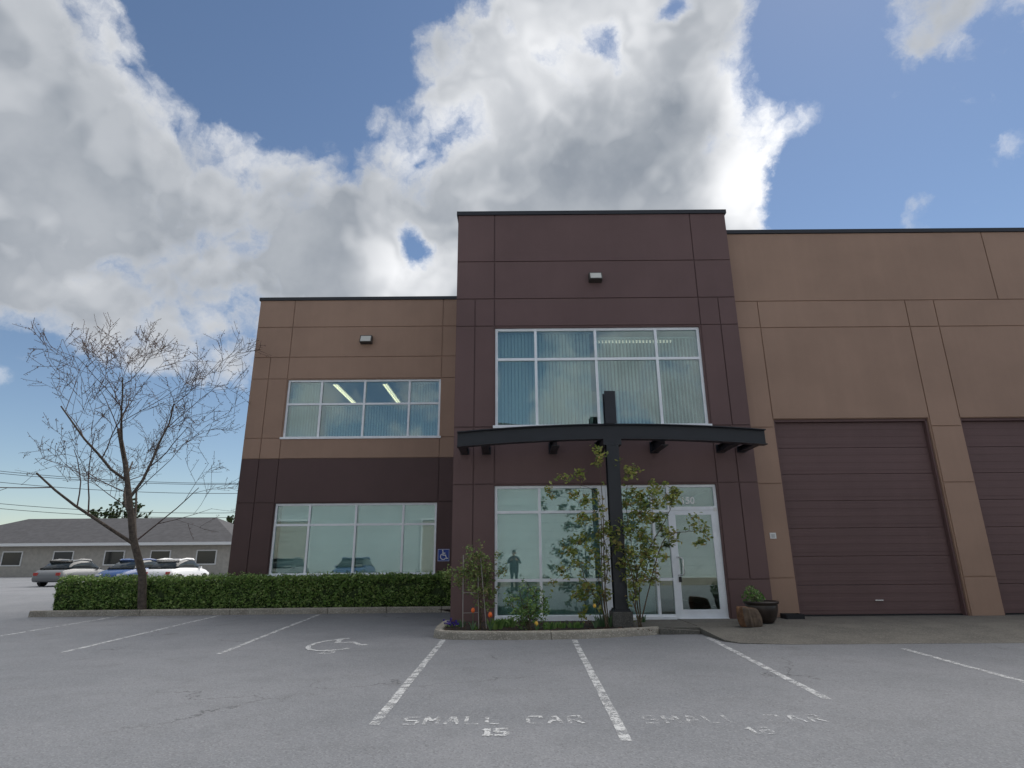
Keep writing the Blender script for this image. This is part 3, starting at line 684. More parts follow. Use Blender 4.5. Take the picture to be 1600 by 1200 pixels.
for k in range(3): bx('printed_line', 'lampbox', pl, 5.83, 5.91, YR-.0135, YR-.0122, 1.795+k*.025, 1.803+k*.025)
tr = thing('black_tray', (6.0, 13.5, .11), 'low black rubber tray lying against tan pier behind the pot', 'tray')
mb = MB(); mb.box(5.74, 6.12, 13.30, 13.62, .112, .13); mb.box(5.74, 6.12, 13.30, 13.325, .13, .205); mb.box(5.74, 6.12, 13.595, 13.62, .13, .205); mb.box(5.74, 5.765, 13.325, 13.595, .13, .205); mb.box(6.095, 6.12, 13.325, 13.595, .13, .205)
mb.build('tray_shell', 'rubber', tr)

# ------------------------------------------------------------------ pot and log
pot = thing('flower_pot', (4.98, 12.66, .112), 'large dark brown glazed pot with leafy green plant beside the door', 'pot')
pc = (4.98, 12.66, .112)
MB().lathe([(.17, 0), (.21, .02), (.27, .12), (.305, .24), (.31, .33), (.30, .355), (.335, .365), (.345, .40), (.33, .415), (.29, .41), (.285, .36), (.0, .355)], 36, pc).build('pot_body', 'pot', pot, True)
MB().lathe([(.28, 0), (.2, .012), (.05, .02)], 18, (pc[0], pc[1], .47)).build('potting_soil', 'soil', pot)
mb = MB(); c = at(1172, 930, 12.55)
leaves(mb, (4.82, 12.6, .60), .19, 190, .075, squash=(1.2, 1, .8)); leaves(mb, (4.76, 12.55, .70), .13, 80, .065)
mb.build('pot_plant', 'green_leaf', pot)
mb = MB()
for k in range(12): a = rng.uniform(0, 6.3); mb.tube([(4.85, 12.62, .46), (4.82+.1*math.cos(a), 12.6+.1*math.sin(a), .62)], .005, 5)
mb.build('plant_stem', 'cane', pot)
lg = thing('log_round', (4.55, 12.02, .112), 'cut log chunk with split orange side leaning before the glazed pot', 'log')
n = 26; c0 = Vector((4.50, 12.06, .112)); vs = []; lev = [(0, .92), (.04, 1.0), (.14, 1.04), (.24, 1.0), (.31, .92), (.34, .78)]
for h_, q in lev:
    for k in range(n):
        a = 2*math.pi*k/n; r_ = .86*(.205+.03*math.sin(2*a+.8)+.018*math.sin(3*a+2)+(.012 if k % 2 else -.010)+.01*math.sin(11*a))*q+rng.uniform(-.004, .004)
        x_ = r_*1.12*math.cos(a); y_ = r_*.85*math.sin(a); vs.append(c0+Vector((x_-.05*h_/.38, y_+.03*h_, h_*(1-.08*x_/.2*(h_ > .2)))))
side = [(i*n+k, i*n+(k+1) % n, (i+1)*n+(k+1) % n, (i+1)*n+k) for i in range(len(lev)-1) for k in range(n)]
split = [f for f in side if 150 < (f[0] % n)*360/n < 232]; bark_ = [f for f in side if f not in split]
MB().add(vs, bark_).build('log_side', 'wood_end', lg); MB().add(vs, split).build('log_split', 'wood_split', lg)
MB().add(vs[-n:]+[sum((Vector(p) for p in vs[-n:]), Vector())/n+Vector((0, 0, .012))], [(k, (k+1) % n, n) for k in range(n)]).build('log_end', 'wood_split', lg)

# ------------------------------------------------------------------ hedge and planting
hg = thing('hedge', (-5, 17.3, .08), 'clipped dark green hedge along the tan and brown wing behind the kerb', 'hedge')
HX0, HX1 = -12.4, -1.46
def hy0(x): return 16.98+(x+7.7)*.03
def hsurf(x, z): return noise.noise(Vector((x*1.7, z*2.1, 3)))*.10+noise.noise(Vector((x*5, z*5, 9)))*.08
mb = MB(); nx, nz = 110, 9; vs = []; fs = []
sec = [(0, .10), (-.02, .35), (-.02, .65), (0, .85), (.10, .90), (.35, .92), (.58, .90), (.62, .5), (.62, .10)]
for i in range(nx+1):
    x = HX0+(HX1-HX0)*i/nx
    for dy, z in sec:
        j = hsurf(x, z); vs.append((x, hy0(x)+dy+.07+j*.6, max(.08, z-.06+j*.6)))
for i in range(nx):
    for k in range(len(sec)-1): a = i*len(sec)+k; fs.append((a, a+1, a+len(sec)+1, a+len(sec)))
fs += [tuple(range(len(sec))), tuple(nx*len(sec)+k for k in range(len(sec)))]
pmat('hedge_core', (.03, .05, .014), .95, var=.5, vscale=30)
mb.add(vs, fs).build('light_block_core', 'hedge_core', hg)  # solid dark green core added inside the leaves to block light
mb = MB()
for _ in range(26000):
    x = rng.uniform(HX0, HX1); r_ = rng.random(); y0 = hy0(x)
    if r_ < .62: z = .10+rng.random()**.8*.82; p = Vector((x, y0+hsurf(x, z)+abs(rng.gauss(0, .035)), z))
    elif r_ < .97: yy = rng.uniform(0, .62); p = Vector((x, y0+yy, .93+hsurf(x, yy)*.8+rng.gauss(-.01, .03)))
    else: p = Vector((HX1+rng.uniform(-.03, .03), y0+rng.uniform(0, .6), rng.uniform(.1, .95)))
    leaf(mb, p, rng.uniform(.04, .105), w=.5)
for _ in range(150):                                              # stray shoots the clipping missed
    x = rng.uniform(HX0, HX1); b0 = Vector((x, hy0(x)+rng.uniform(0, .5), .93)); d = Vector((rng.gauss(0, .35), rng.gauss(-.2, .35), 1)).normalized(); L = rng.uniform(.05, .17)
    for q in range(6): leaf(mb, b0+d*L*q/5+Vector((rng.gauss(0, .015), rng.gauss(0, .015), 0)), rng.uniform(.04, .07))
tag(mb.build('foliage', 'hedge_leaf', hg), kind='stuff')

def curve(pts, n=7, wob=.02):
    pts = [Vector(p) for p in pts]; out = []
    for i in range(len(pts)-1):
        p0 = pts[max(i-1, 0)]; p1 = pts[i]; p2 = pts[i+1]; p3 = pts[min(i+2, len(pts)-1)]
        for k in range(n):
            t = k/n; q = .5*((2*p1)+(p2-p0)*t+(2*p0-5*p1+4*p2-p3)*t*t+(3*p1-p0-3*p2+p3)*t**3)
            out.append(q+Vector((rng.gauss(0, wob), rng.gauss(0, wob), rng.gauss(0, wob)))*.3)
    out.append(pts[-1]); return out
def climber(name, base, canes, clusters, leafm, label, cat, lsize, D, spread=.12, stemr=.012):
    o = thing(name, base, label, cat)
    mb = MB(); lf = MB()
    for pts in canes:
        P = [Vector(base)+Vector((rng.uniform(-.04, .04), rng.uniform(-.04, .04), 0))]+[at(a, b, D+rng.uniform(-spread, spread)) for a, b in pts]
        cv = curve(P); mb.tube(cv, [stemr*(1-.75*i/len(cv)) for i in range(len(cv))], 6)
        for i in range(len(cv)//4, len(cv)):                      # side twigs with a few leaves each
            if rng.random() < .65:
                d = Vector((rng.gauss(0, 1), rng.gauss(0, .7), rng.gauss(.3, .6))).normalized()*rng.uniform(.06, .20)
                mb.tube([cv[i], cv[i]+d*.5+Vector((0, 0, .01)), cv[i]+d], [.004, .003, .002], 5)
                for q in range(rng.randint(2, 5)): leaf(lf, cv[i]+d*rng.uniform(.5, 1.1)+Vector((rng.gauss(0, .025), rng.gauss(0, .025), rng.gauss(0, .025))), lsize*rng.uniform(.7, 1.2))
    for (a, b, r_px, n) in clusters:
        c = at(a, b, D+rng.uniform(-spread, spread)); r_ = r_px*.0137
        for q in range(max(3, n//6)):
            e = c+Vector((rng.gauss(0, .5), rng.gauss(0, .35), rng.gauss(0, .5)))*r_
            mb.tube([c.lerp(e, -.2), e], [.004, .002], 5)
            for w_ in range(14): leaf(lf, e+Vector((rng.gauss(0, .045), rng.gauss(0, .045), rng.gauss(0, .045))), lsize*rng.uniform(.7, 1.25))
    mb.build('stem', 'cane', o, True); tag(lf.build('foliage', leafm, o), kind='stuff')
    return o
# climbing shrub left of the steel post
climber('climbing_shrub', (1.78, 12.05, .10), [[(943, 940), (940, 880), (938, 800), (925, 765), (880, 752)], [(945, 925), (950, 870), (935, 832), (900, 850)], [(938, 950), (915, 905), (905, 885), (878, 893)],
        [(935, 900), (955, 870), (965, 850)], [(930, 930), (906, 940), (893, 925)], [(944, 880), (942, 790), (936, 720)]],
        [(866, 768, 8, 16), (882, 745, 9, 14), (905, 742, 9, 12), (896, 772, 6, 8), (918, 785, 12, 28), (928, 800, 15, 46), (910, 808, 8, 14), (955, 835, 14, 36), (965, 845, 10, 22), (935, 830, 14, 32), (905, 848, 17, 50), (890, 858, 12, 26), (880, 893, 13, 26), (905, 880, 12, 22), (925, 865, 10, 16), (912, 920, 17, 46), (900, 932, 11, 20), (945, 895, 10, 22), (935, 722, 6, 8), (932, 700, 7, 10), (942, 930, 9, 18), (915, 955, 8, 14)],
        'climber_leaf', 'sparse leafy climbing shrub left of the black steel post', 'shrub', .095, 12.15)
climber('climbing_shrub', (2.42, 12.12, .10), [[(990, 940), (995, 905), (985, 840), (978, 780), (985, 735)], [(992, 920), (1010, 890), (1018, 850), (1020, 780)], [(995, 900), (1025, 840), (1045, 800), (1050, 778), (1060, 772)],
        [(988, 900), (975, 850), (985, 800)], [(1030, 860), (1050, 835), (1085, 830), (1098, 832)], [(1000, 900), (1022, 905), (1030, 895)]],
        [(985, 735, 14, 30), (978, 742, 8, 12), (990, 770, 18, 50), (1010, 775, 15, 40), (975, 785, 12, 26), (1000, 800, 18, 60), (1025, 790, 13, 34), (985, 825, 17, 56), (1005, 830, 16, 46), (1030, 815, 11, 24), (985, 860, 18, 64), (1005, 865, 17, 52), (1028, 862, 13, 34), (1025, 885, 12, 28), (995, 885, 14, 40), (1040, 770, 9, 20), (1050, 764, 10, 24), (1058, 776, 8, 16), (1050, 787, 8, 14), (1080, 808, 9, 16), (1100, 830, 10, 22), (1092, 845, 6, 8), (1052, 845, 9, 16), (990, 912, 13, 30), (1012, 905, 13, 26), (990, 940, 10, 16), (965, 850, 9, 18), (970, 880, 8, 14), (1045, 830, 9, 14), (1022, 758, 9, 14)],
        'climber_leaf', 'tall yellow green climbing shrub between the steel post and glass door', 'shrub', .095, 12.2)
climber('rose_bush', (-.66, 12.0, .10), [[(749, 935), (747, 905), (740, 880), (748, 862)], [(752, 940), (757, 900), (760, 870)], [(747, 920), (735, 895), (720, 895), (708, 895)], [(750, 930), (765, 905), (785, 895)], [(755, 950), (758, 940), (765, 920)]],
        [(740, 870, 15, 83), (755, 880, 15, 83), (735, 890, 16, 91), (720, 900, 13, 57), (708, 893, 10, 34), (750, 900, 18, 106), (765, 895, 13, 57), (783, 893, 6, 19), (745, 920, 14, 68), (720, 912, 10, 38), (762, 922, 12, 49), (768, 945, 9, 26), (775, 925, 6, 15), (700, 898, 6, 15)],
        'rose_leaf', 'tangled reddish green rose bush tied to the white garden trellis', 'rose bush', .062, 12.0)
climber('rose_bush', (.29, 11.75, .10), [[(822, 965), (815, 940), (812, 925)], [(824, 965), (832, 935), (838, 920)], [(828, 965), (845, 945), (850, 935)], [(820, 968), (803, 950), (800, 940)], [(826, 960), (824, 930), (826, 915)]],
        [(820, 950, 18, 70), (835, 955, 16, 56), (812, 938, 13, 34), (838, 935, 12, 26), (805, 955, 12, 36), (850, 960, 9, 20), (826, 922, 9, 14), (825, 970, 14, 44), (842, 972, 11, 26), (812, 970, 12, 30), (795, 945, 7, 10), (848, 942, 6, 10)],
        'green_leaf', 'rounded low bush with red green shoots before the storefront glass', 'bush', .062, 11.75)
# trellis
tl = thing('garden_trellis', (-.76, 11.95, .10), 'white garden trellis of thin stakes and rungs against the brown pier', 'trellis')
D = 11.9
for a, b in (((724, 867), (723, 980)), ((747, 900), (748, 982)), ((751, 872), (760, 982))):
    MB().tube([at(*a, D), at(*b, D)], .0085, 8).build('stake', 'stake', tl)
for a, b in (((724, 926), (747.5, 926)), ((723, 958), (748, 957))): MB().tube([at(*a, D), at(*b, D)], .006, 6).build('rung', 'stake', tl)
# flowers and clumps
def tulip(px, py, D, mat, r_, label, grp=None):
    p = at(px, py, D); o = thing('tulip', (p.x, p.y, .10), label, 'flower', grp)
    MB().tube([(p.x+.01, p.y, .09), (p.x+.006, p.y, p.z*.5), (p.x, p.y, p.z-r_*.6)], .006, 6).build('stem', 'blade', o)
    mb = MB(); 
    for k in range(6):
        a = 2*math.pi*k/6; ca, sa = math.cos(a), math.sin(a); wv_ = .55
        pts = []
        for t_, rr, ww in ((-.9, .15, .15), (-.5, .75, .5), (.1, .95, .6), (.7, .72, .42), (1.15, .45, .05)):
            for s_ in (-1, 1): pts.append((p.x+r_*(ca*rr-sa*ww*s_), p.y+r_*(sa*rr+ca*ww*s_), p.z+r_*1.25*t_))
        mb.add(pts, [(2*i, 2*i+1, 2*i+3, 2*i+2) for i in range(4)])
    mb.build('petal', mat, o, True)
    mb = MB()
    for k in range(3):
        a = rng.uniform(0, 6.3); e = Vector((p.x+.09*math.cos(a), p.y+.09*math.sin(a), .10+.16)); blade(mb, Vector((p.x, p.y, .10)), e, .022)
    mb.build('leaf', 'blade', o)
def blade(mb, a, b, w_):
    d = b-a; sd = d.cross(Vector((rng.uniform(-.3, .3), 1, .2))).normalized()*w_*.5; k = a.lerp(b, .55)+Vector((0, 0, d.length*.12))
    mb.add([a-sd*.6, a+sd*.6, k+sd, k-sd, b], [(0, 1, 2, 3), (3, 2, 4)])
tulip(739, 954, 11.85, 'orange', .036, 'orange tulip standing beside the trellis rung'); tulip(766, 961, 11.75, 'orange', .040, 'orange tulip standing between the trellis and window sill')
tulip(838, 975, 11.55, 'yellow', .036, 'low yellow tulip at foot of the rounded bush'); tulip(929, 947, 11.9, 'yellow', .030, 'pale yellow bloom by stems of shrub beside the steel post')
def clump(px, py, n, h, w_, mat, label, spread=.10):
    p = ground(px, py, .10); o = thing('leafy_clump', (p.x, p.y, .10), label, 'plant', 'leafy clumps in the planting bed')
    mb = MB()
    for k in range(n):
        a = rng.uniform(0, 6.3); r_ = rng.random()*spread; b0 = Vector((p.x+r_*math.cos(a), p.y+r_*.7*math.sin(a), .09)); e = b0+Vector((math.cos(a)*rng.uniform(.2, .8)*h*.6, math.sin(a)*rng.uniform(.2, .8)*h*.5, h*rng.uniform(.6, 1.1)))
        blade(mb, b0, e, w_*rng.uniform(.7, 1.2))
    mb.build('blades', mat, o)
clump(945, 979, 90, .24, .02, 'blade', 'dense bluish green blade clump at foot of the concrete footing', .15)
clump(775, 983, 46, .20, .035, 'green_leaf', 'broad green leaf clump under the second orange tulip', .13); clump(792, 980, 40, .18, .05, 'green_leaf', 'round leaved clump against the white sill', .14)
clump(720, 980, 26, .16, .014, 'blade', 'thin grassy clump beside the purple flowers', .08); clump(876, 981, 34, .12, .03, 'green_leaf', 'low green clump in bare soil under the window sill', .16)
clump(900, 981, 34, .12, .03, 'green_leaf', 'low green clump in bare soil next to steel post shrub', .14); clump(1003, 973, 26, .16, .025, 'blade', 'green blade clump beside white blooms at the entrance paving', .07)
clump(741, 984, 24, .10, .03, 'green_leaf', 'pale low clump at foot of the trellis', .07); clump(858, 983, 30, .14, .03, 'green_leaf', 'low green clump behind the yellow tulip', .12)
def posy(px, py, mat, n, r_, label):
    p = ground(px, py, .12); o = thing('flower_cluster', (p.x, p.y, .10), label, 'flowers')
    mb = MB(); gl = MB()
    for k in range(n):
        c = Vector((p.x+rng.gauss(0, r_), p.y+rng.gauss(0, r_*.7), .14+abs(rng.gauss(.04, .04))))
        for q in range(5):
            a = 2*math.pi*q/5; d = Vector((math.cos(a), math.sin(a)*.8-.3, math.sin(a)*.6)).normalized(); leaf(mb, c+d*.016, .034, d, .9)
    for k in range(40): leaf(gl, Vector((p.x+rng.gauss(0, r_*1.2), p.y+rng.gauss(0, r_), .12+rng.random()*.04)), .05)
    mb.build('petals', mat, o); gl.build('leaves', 'green_leaf', o)
posy(707, 978, 'purple', 26, .07, 'purple flower cluster at the corner of the planter kerb'); posy(985, 972, 'petal_white', 12, .04, 'white bloom cluster at foot of shrub by the door')
lit_ = MB()
for _ in range(900):
    x = rng.uniform(-1.3, 2.5); y_ = rng.uniform(11.5, 13.4); leaf(lit_, Vector((x, y_, .106+rng.random()*.01)), rng.uniform(.02, .05), Vector((rng.gauss(0, 1), rng.gauss(0, 1), .1)).normalized())
tag(lit_.build('leaf_litter', 'bud'), 'brown leaf litter scattered over the planting bed', 'litter', kind='stuff')

# ------------------------------------------------------------------ trees
def tree(base, h, r0, label, leafm, nleaf, lsize, seed, lean=(0, 0), spread=.55, levels=5, grp=None, name='tree', first=.25):
    rr = random.Random(seed); o = thing(name, base, label, 'tree', grp)
    tk = MB(); tw = MB(); lf = MB(); tips = []
    def grow(p, d, L, r_, lv):
        n = 5 if lv < 3 else 3; pts = [p]; q = p.copy(); dd = d.copy()
        for i in range(n):
            dd = (dd+Vector((rr.gauss(0, .10), rr.gauss(0, .10), rr.gauss(.05, .06)))).normalized(); q = q+dd*L/n; pts.append(q.copy())
        (tk if lv < 2 else tw).tube(pts, [max(r_*(1-.55*i/n), .0048) for i in range(n+1)], 8 if lv < 2 else (5 if lv < 4 else 4), cap=False)
        if lv >= levels-1: tips.append((pts, dd))
        if lv < levels:
            k = rr.randint(3, 4) if lv else 7
            for i in range(k):
                t = first+(1-first)*(i+rr.random()*.6)/k if lv == 0 else .3+.7*(i+rr.random())/k; t = min(t, .999); j = int(t*n); b = pts[j].lerp(pts[j+1], t*n-j)
                a = rr.uniform(0, 6.3); side = dd.orthogonal().normalized(); side = Matrix.Rotation(a, 3, dd) @ side
                nd = (dd*(1-spread)+side*spread*rr.uniform(.8, 1.3)+Vector((0, 0, .12))).normalized()
                grow(b, nd, L*(.62-.16*t*(lv == 0))*rr.uniform(.8, 1.15), r_*(1-.55*t)*.55, lv+1)
    grow(Vector(base), Vector((lean[0], lean[1], 1)).normalized(), h*.62, r0, 0)
    for _ in range(nleaf):
        pts, dd = rr.choice(tips); i = rr.randrange(len(pts)-1); c = pts[i].lerp(pts[i+1], rr.random())+Vector((rr.gauss(0, .03), rr.gauss(0, .03), rr.gauss(0, .03)))
        leaf(lf, c, lsize*rr.uniform(.6, 1.3))
    tk.build('trunk', 'bark', o, True); tw.build('branches', 'twig', o, True); tag(lf.build('crown', leafm, o), kind='stuff')
    return o
tree((-9.95, 16.85, .05), 8.2, .115, 'bare spring tree with reddish buds beside the end of the tan wing', 'bud', 7000, .045, 5, (.05, -.06), .54, 5, first=.22)
pmat('far_leaf', (.04, .055, .02), .9)
k = 0
for (x, y_, h, lab) in ((-62, 92, 11, 'tall leafy street tree left of the dark roofed house'), (-44, 96, 9, 'round leafy street tree behind the dark roofed house'), (-30, 88, 8, 'small leafy street tree right of the dark roofed house')):
    k += 1; tree((x, y_, 0), h, .28, lab, 'tree_leaf', 9000, .38, 20+k, (0, 0), .6, 4, 'trees beyond the lot', 'street_tree', .3)

# ------------------------------------------------------------------ far left: house, poles, parked cars
hs = thing('dark_roofed_house', (-40, 66, 0), 'low pale house with dark hipped roof beyond the parking lot', 'house')
bx('wall', 'house_wall', hs, -58, -27.5, 60, 72, 0, 3.1)
MB().add([(-58.8, 59.2, 3.1), (-26.7, 59.2, 3.1), (-26.7, 72.8, 3.1), (-58.8, 72.8, 3.1), (-53, 66, 5.9), (-32.5, 66, 5.9)], [(0, 1, 5, 4), (1, 2, 5), (2, 3, 4, 5), (3, 0, 4), (0, 3, 2, 1)]).build('roof', 'grey_roof', hs)
bx('fascia', 'white', hs, -58.8, -26.7, 59.1, 59.19, 2.85, 3.12)
for x in (-55, -50, -45, -40, -35.5, -31):
    f = MB(); frame_ring(f, x, x+2, 1.0, 2.4, 59.93, 60.02, .1); f = f.build('window', 'white', hs); bx('pane', 'car_glass', f, x+.1, x+1.9, 59.97, 59.99, 1.1, 2.3)
def pole(x, y_, h, label):
    o = thing('utility_pole', (x, y_, 0), label, 'utility pole', 'utility poles along the back street')
    MB().tube([(x, y_, 0), (x, y_, h)], [.16, .11], 10).build('pole', 'bark', o)
    for z in (h-.6, h-1.5):
        bx('crossarm', 'bark', o, x-1.2, x+1.2, y_-.18, y_-.08, z, z+.12)
        for dx in (-1.1, -.4, .4, 1.1): MB().lathe([(.03, 0), (.05, .05), (.03, .12)], 8, (x+dx, y_-.13, z+.12)).build('insulator', 'lens', o)
pole(-46, 50, 9.5, 'wooden utility pole with two crossarms before the dark roofed house'); pole(-10, 56, 9.5, 'wooden utility pole hidden behind the tan wing carrying the street wires')
for i, (z, q) in enumerate(((9.0, .7), (8.9, -.1), (8.1, .5), (6.4, 0), (6.0, 0))):
    pts = [Vector((-46+36*t+q, 50+6*t-.13, z-1.0*4*t*(1-t))) for t in [j/16 for j in range(17)]]; pre = [Vector((-82+36*t+q, 44+6*t-.13, z-1.0*4*t*(1-t))) for t in [j/16 for j in range(16)]]
    tag(MB().tube(pre+pts, .022, 5).build('power_line', 'black'), ['topmost outer wire strung between the utility poles', 'topmost inner wire strung between the utility poles', 'lower crossarm wire strung between the utility poles', 'thick communication cable strung below the crossarms', 'lowest cable strung below the crossarms'][i], 'wire', 'street wires')
def car(x, y_, rz, mat, label, grp='cars parked beyond the wing'):
    o = thing('parked_car', (0, 0, 0), label, 'car', grp)
    prof = [(-2.2, .35, .62, .80), (-2.15, .28, .78, .86), (-1.9, .24, .92, .9), (-1.2, .22, .98, .9), (-.6, .22, .98, .9), (.4, .22, .96, .9), (1.1, .22, .93, .9), (1.7, .24, .82, .88), (2.1, .28, .68, .82), (2.2, .36, .55, .74)]
    def loft(sec, name, mt):
        mb = MB(); n = 10; vs = []
        for (lx, zb, zt, w_) in sec:
            zm = (zb+zt)/2
            vs += [(lx, -w_*.92, zb), (lx, -w_, zb+.12), (lx, -w_, zm), (lx, -w_*.97, zt-.06), (lx, -w_*.88, zt), (lx, w_*.88, zt), (lx, w_*.97, zt-.06), (lx, w_, zm), (lx, w_, zb+.12), (lx, w_*.92, zb)]
        fs = [(i*n+k, i*n+(k+1) % n, (i+1)*n+(k+1) % n, (i+1)*n+k) for i in range(len(sec)-1) for k in range(n)]+[tuple(range(n)), tuple((len(sec)-1)*n+k for k in range(n))]
        return mb.add(vs, fs).build(name, mt, o, True)
    loft(prof, 'body', mat)
    cab = [(-1.75, .90, .98, .80), (-1.2, .90, 1.36, .76), (-.5, .90, 1.47, .72), (.25, .90, 1.44, .72), (.75, .88, 1.22, .76), (1.2, .86, .95, .80)]
    loft(cab, 'window_glass', 'car_glass'); loft([(-1.25, 1.35, 1.40, .70), (-.5, 1.44, 1.50, .68), (.28, 1.41, 1.47, .67), (.4, 1.34, 1.40, .68)], 'roof', mat)
    for lx in (-1.32, 1.38):
        for s in (-1, 1):
            wl = MB().tube([(lx, s*.72, .32), (lx, s*.93, .32)], .32, 20).build('wheel', 'rubber', o); MB().tube([(lx, s*.925, .32), (lx, s*.94, .32)], .2, 16).build('rim', 'chrome', wl)
    for s in (-1, 1): bx('headlight', 'head', o, 2.02, 2.19, s*.62-.14, s*.62+.14, .58, .68); bx('tail_light', 'tail', o, -2.21, -2.12, s*.66-.12, s*.66+.12, .62, .78); bx('door_mirror', mat, o, .72, .86, s*.9-.07, s*.9+.07, .92, 1.04)
    o.location = (x, y_, 0); o.rotation_euler = (0, 0, rz)
car(-20.6, 38, R(88), 'car_white', 'white sedan parked facing away beside the end of the wing'); car(-23.6, 38.3, R(-91), 'car_blue', 'dark blue sedan parked between white and grey cars'); car(-27, 38, R(89), 'car_grey', 'grey sedan parked at the end of the row beyond the wing')

# ------------------------------------------------------------------ across the lot, seen in the glass: warehouse and photographer
wh = thing('opposite_warehouse', (0, -5, 0), 'long pale ribbed warehouse across the lot reflected in the glass', 'building')
poly = [(-26, 0), (20, 0), (20, 6.4), (-6, 8.9), (-26, 7.0)]
mb = MB(); n = len(poly)
mb.add([(x, -5, z) for x, z in poly]+[(x, -25, z) for x, z in poly], [tuple(range(n)), tuple(range(2*n-1, n-1, -1))]+[(i, n+i, n+(i+1) % n, (i+1) % n) for i in range(n)]); mb.build('wall', 'pale_wall', wh)
for k in range(14): bx('rib', 'pale_wall', wh, -26, 20, -4.998, -4.99, .5+k*.45, .51+k*.45)
MB().add([(-26.3, -4.9, 7.0), (-6, -4.9, 8.92), (20.3, -4.9, 6.4), (20.3, -4.9, 6.62), (-6, -4.9, 9.14), (-26.3, -4.9, 7.22), (-26.3, -4.99, 7.0), (-6, -4.99, 8.92), (20.3, -4.99, 6.4), (20.3, -4.99, 6.62), (-6, -4.99, 9.14), (-26.3, -4.99, 7.22)],
  [(0, 1, 4, 5), (1, 2, 3, 4), (6, 11, 10, 7), (7, 10, 9, 8), (5, 4, 10, 11), (4, 3, 9, 10), (0, 6, 7, 1), (1, 7, 8, 2)]).build('fascia', 'cap', wh)
bx('kerb_band', 'kerb', wh, -26, 20, -4.96, -4.5, 0, .35)

g2 = 'cars parked before the opposite warehouse'
car(-14.2, -2.4, R(90), 'car_grey', 'grey sedan before the warehouse reflected in the wing ground floor window', g2); car(-9.9, -2.5, R(90), 'car_blue', 'dark blue sedan before the warehouse reflected in the wing ground floor window', g2)
car(13.6, -2.4, R(90), 'car_blue', 'dark blue sedan parked alone before the warehouse right end', g2)
for x_ in (-22, -17.2, -6.2, 12.5):
    f = MB(); frame_ring(f, x_, x_+3.6, -.1, 4.0, -4.99, -4.90, .12); f = f.build('loading_door', 'sheet', wh)
    for k in range(6): bx('door_section', 'house_wall', f, x_+.12, x_+3.48, -4.985, -4.95, .02+k*.64, .02+k*.64+.63)

ps = thing('person', (.03, -.42, 0), 'person in dark coat and trousers taking the photograph reflected in storefront glass', 'person')
def skin_mesh(name, verts, edges, radii, mat, parent, sub=2, root=0):
    me = bpy.data.meshes.new(name); me.from_pydata([tuple(v) for v in verts], edges, []); o = bpy.data.objects.new(name, me); COL.objects.link(o)
    o.modifiers.new('skin', 'SKIN'); sb = o.modifiers.new('sub', 'SUBSURF'); sb.levels = sb.render_levels = sub
    for i, sv in enumerate(me.skin_vertices[0].data):
        r_ = radii[i]; sv.radius = r_ if isinstance(r_, tuple) else (r_, r_); sv.use_root = (i == root)
    dg = bpy.context.evaluated_depsgraph_get(); nm = bpy.data.meshes.new_from_object(o.evaluated_get(dg)); bpy.data.objects.remove(o)
    nm.materials.clear()
    for q in (mat if isinstance(mat, list) else [mat]): nm.materials.append(MAT[q])
    nm.polygons.foreach_set('use_smooth', [True]*len(nm.polygons))
    r = bpy.data.objects.new(name, nm); COL.objects.link(r); put_under(r, parent); return r
X, Y = .03, -.42
V = [(X, Y, .93), (X, Y, 1.12), (X, Y, 1.32), (X, Y, 1.45), (X, Y+.01, 1.53), (X, Y+.03, 1.60), (X, Y+.03, 1.68)]
E_ = [(i, i+1) for i in range(6)]; RD = [(.15, .11), (.14, .10), (.17, .11), (.10, .09), .052, .075, .07]
def limb(frm, pts, rs):
    for p, r_ in zip(pts, rs): V.append(p); RD.append(r_); E_.append((frm, len(V)-1)); frm = len(V)-1
    return frm
HANDS = {}
for s in (-1, 1):
    limb(0, [(X+s*.09, Y, .86), (X+s*.10, Y+.01, .50), (X+s*.105, Y-.01, .09), (X+s*.11, Y+.12, .045)], [.10, .062, .042, .036])
    HANDS[s] = limb(2, [(X+s*.19, Y, 1.40), (X+s*.29, Y+.05, 1.16), (X+s*.12, Y+.29, 1.32), (X+s*.082, Y+.345, 1.345)], [.062, .046, .030, .026])
body = skin_mesh('body', V, E_, RD, ['jacket', 'trousers', 'skin'], ps)
for pl_ in body.data.polygons:
    c = pl_.center; near_hand = c.y > Y+.27 and c.z > 1.2
    pl_.material_index = 2 if (c.z > 1.50 or near_hand) else (0 if c.z > .88 else 1)
for s in (-1, 1):
    hx, hy, hz = V[HANDS[s]]; fv = [(hx, hy, hz)]; fe = []; fr = [.024]
    for k in range(4):
        z = hz-.045+k*.022; L = (.85, 1.0, .95, .85)[k]; b = len(fv)
        fv += [(hx-s*.004, hy+.02, z), (hx-s*.010, hy+.045*L, z+.003), (hx-s*.036*L, hy+.052*L, z+.003)]; fr += [.009, .0085, .007]; fe += [(0, b), (b, b+1), (b+1, b+2)]
    b = len(fv); fv += [(hx-s*.01, hy-.01, hz+.035), (hx-s*.045, hy+.012, hz+.03)]; fr += [.010, .008]; fe += [(0, b), (b, b+1)]
    skin_mesh('hand', fv, fe, fr, 'skin', ps, 1)
mb = MB(); vs = []; n = 20
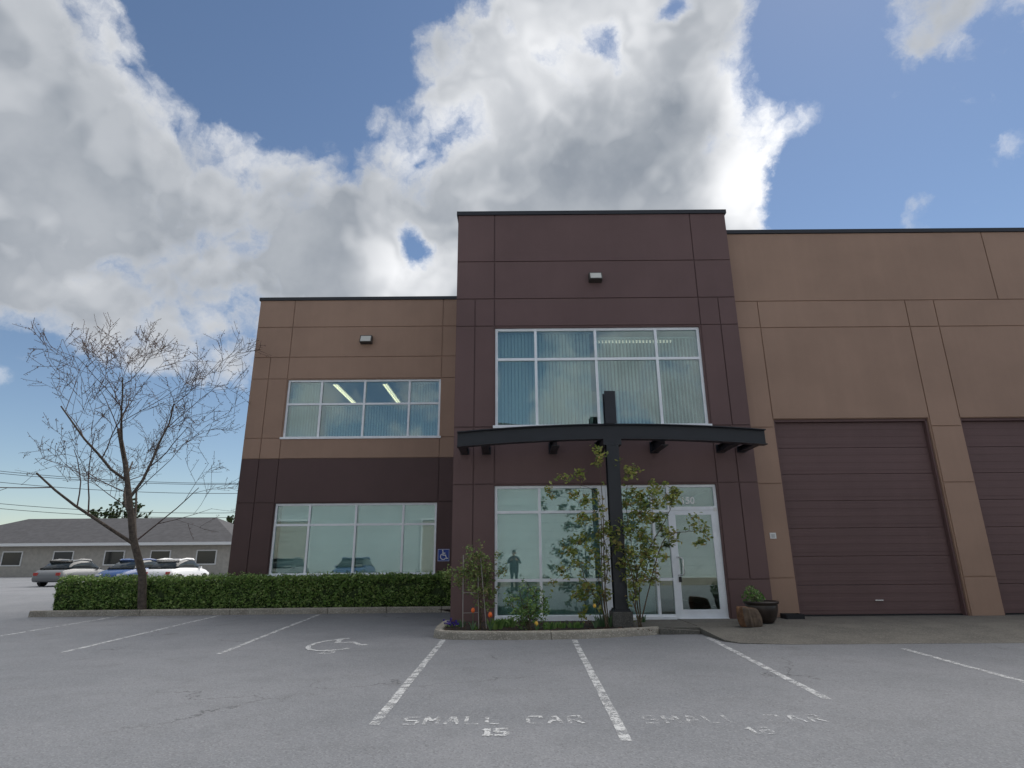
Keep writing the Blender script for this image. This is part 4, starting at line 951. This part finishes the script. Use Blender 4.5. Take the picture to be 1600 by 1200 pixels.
for z, rx, ry in ((.78, .195, .145), (.84, .20, .15), (.95, .20, .15), (1.12, .20, .15), (1.3, .22, .155), (1.42, .20, .14), (1.49, .10, .09)):
    vs += [(X+rx*math.cos(2*math.pi*k/n), Y+ry*math.sin(2*math.pi*k/n), z) for k in range(n)]
mb.add(vs, [(i*n+k, i*n+(k+1) % n, (i+1)*n+(k+1) % n, (i+1)*n+k) for i in range(6) for k in range(n)]).build('coat', 'jacket', ps, True)
mb = MB(); vs = []
for i in range(7):
    th = math.pi*.5*i/6*1.15
    for k in range(n):
        a = 2*math.pi*k/n; vs.append((X+.085*math.cos(th*.9)*math.cos(a), Y+.022+.098*math.cos(th*.9)*math.sin(a)-.012, 1.645+.105*math.sin(th)-(.09 if math.sin(a) < -.2 and i == 0 else 0)))
mb.add(vs, [(i*n+k, i*n+(k+1) % n, (i+1)*n+(k+1) % n, (i+1)*n+k) for i in range(6) for k in range(n)]).build('hair', 'hair', ps, True)
for s in (-1, 1):
    MB().lathe([(.0, -.011), (.009, -.006), (.011, 0), (.009, .006), (.0, .011)], 10, (X+s*.032, Y+.095, 1.635)).build('eye', 'hair', ps); MB().lathe([(.0, -.03), (.012, -.02), (.016, 0), (.012, .02), (.0, .03)], 8, (X+s*.082, Y+.03, 1.62)).build('ear', 'skin', ps)
    MB().box(X+s*.115-.048, X+s*.115+.048, Y-.07, Y+.20, 0.0, .08).build('shoe', 'black', ps, bevel=.02)
MB().add([(X-.012, Y+.100, 1.59), (X+.012, Y+.100, 1.59), (X, Y+.125, 1.595), (X, Y+.104, 1.635)], [(0, 1, 2), (1, 3, 2), (3, 0, 2), (0, 3, 1)]).build('nose', 'skin', ps); bx('mouth', 'tail', ps, X-.02, X+.02, Y+.099, Y+.106, 1.563, 1.57)
ph = thing('phone', (0, -.03, 1.31), 'black smartphone held upright in both hands by the photographer', 'phone')
MB().box(-.037, .037, -.034, -.026, 1.255, 1.405).build('phone_body', 'black', ph, bevel=.004); bx('screen', 'car_glass', ph, -.034, .034, -.0352, -.0345, 1.26, 1.40)
MB().tube([(0, -.0255, 1.39), (0, -.0240, 1.39)], .006, 12).build('lens_ring', 'chrome', ph)
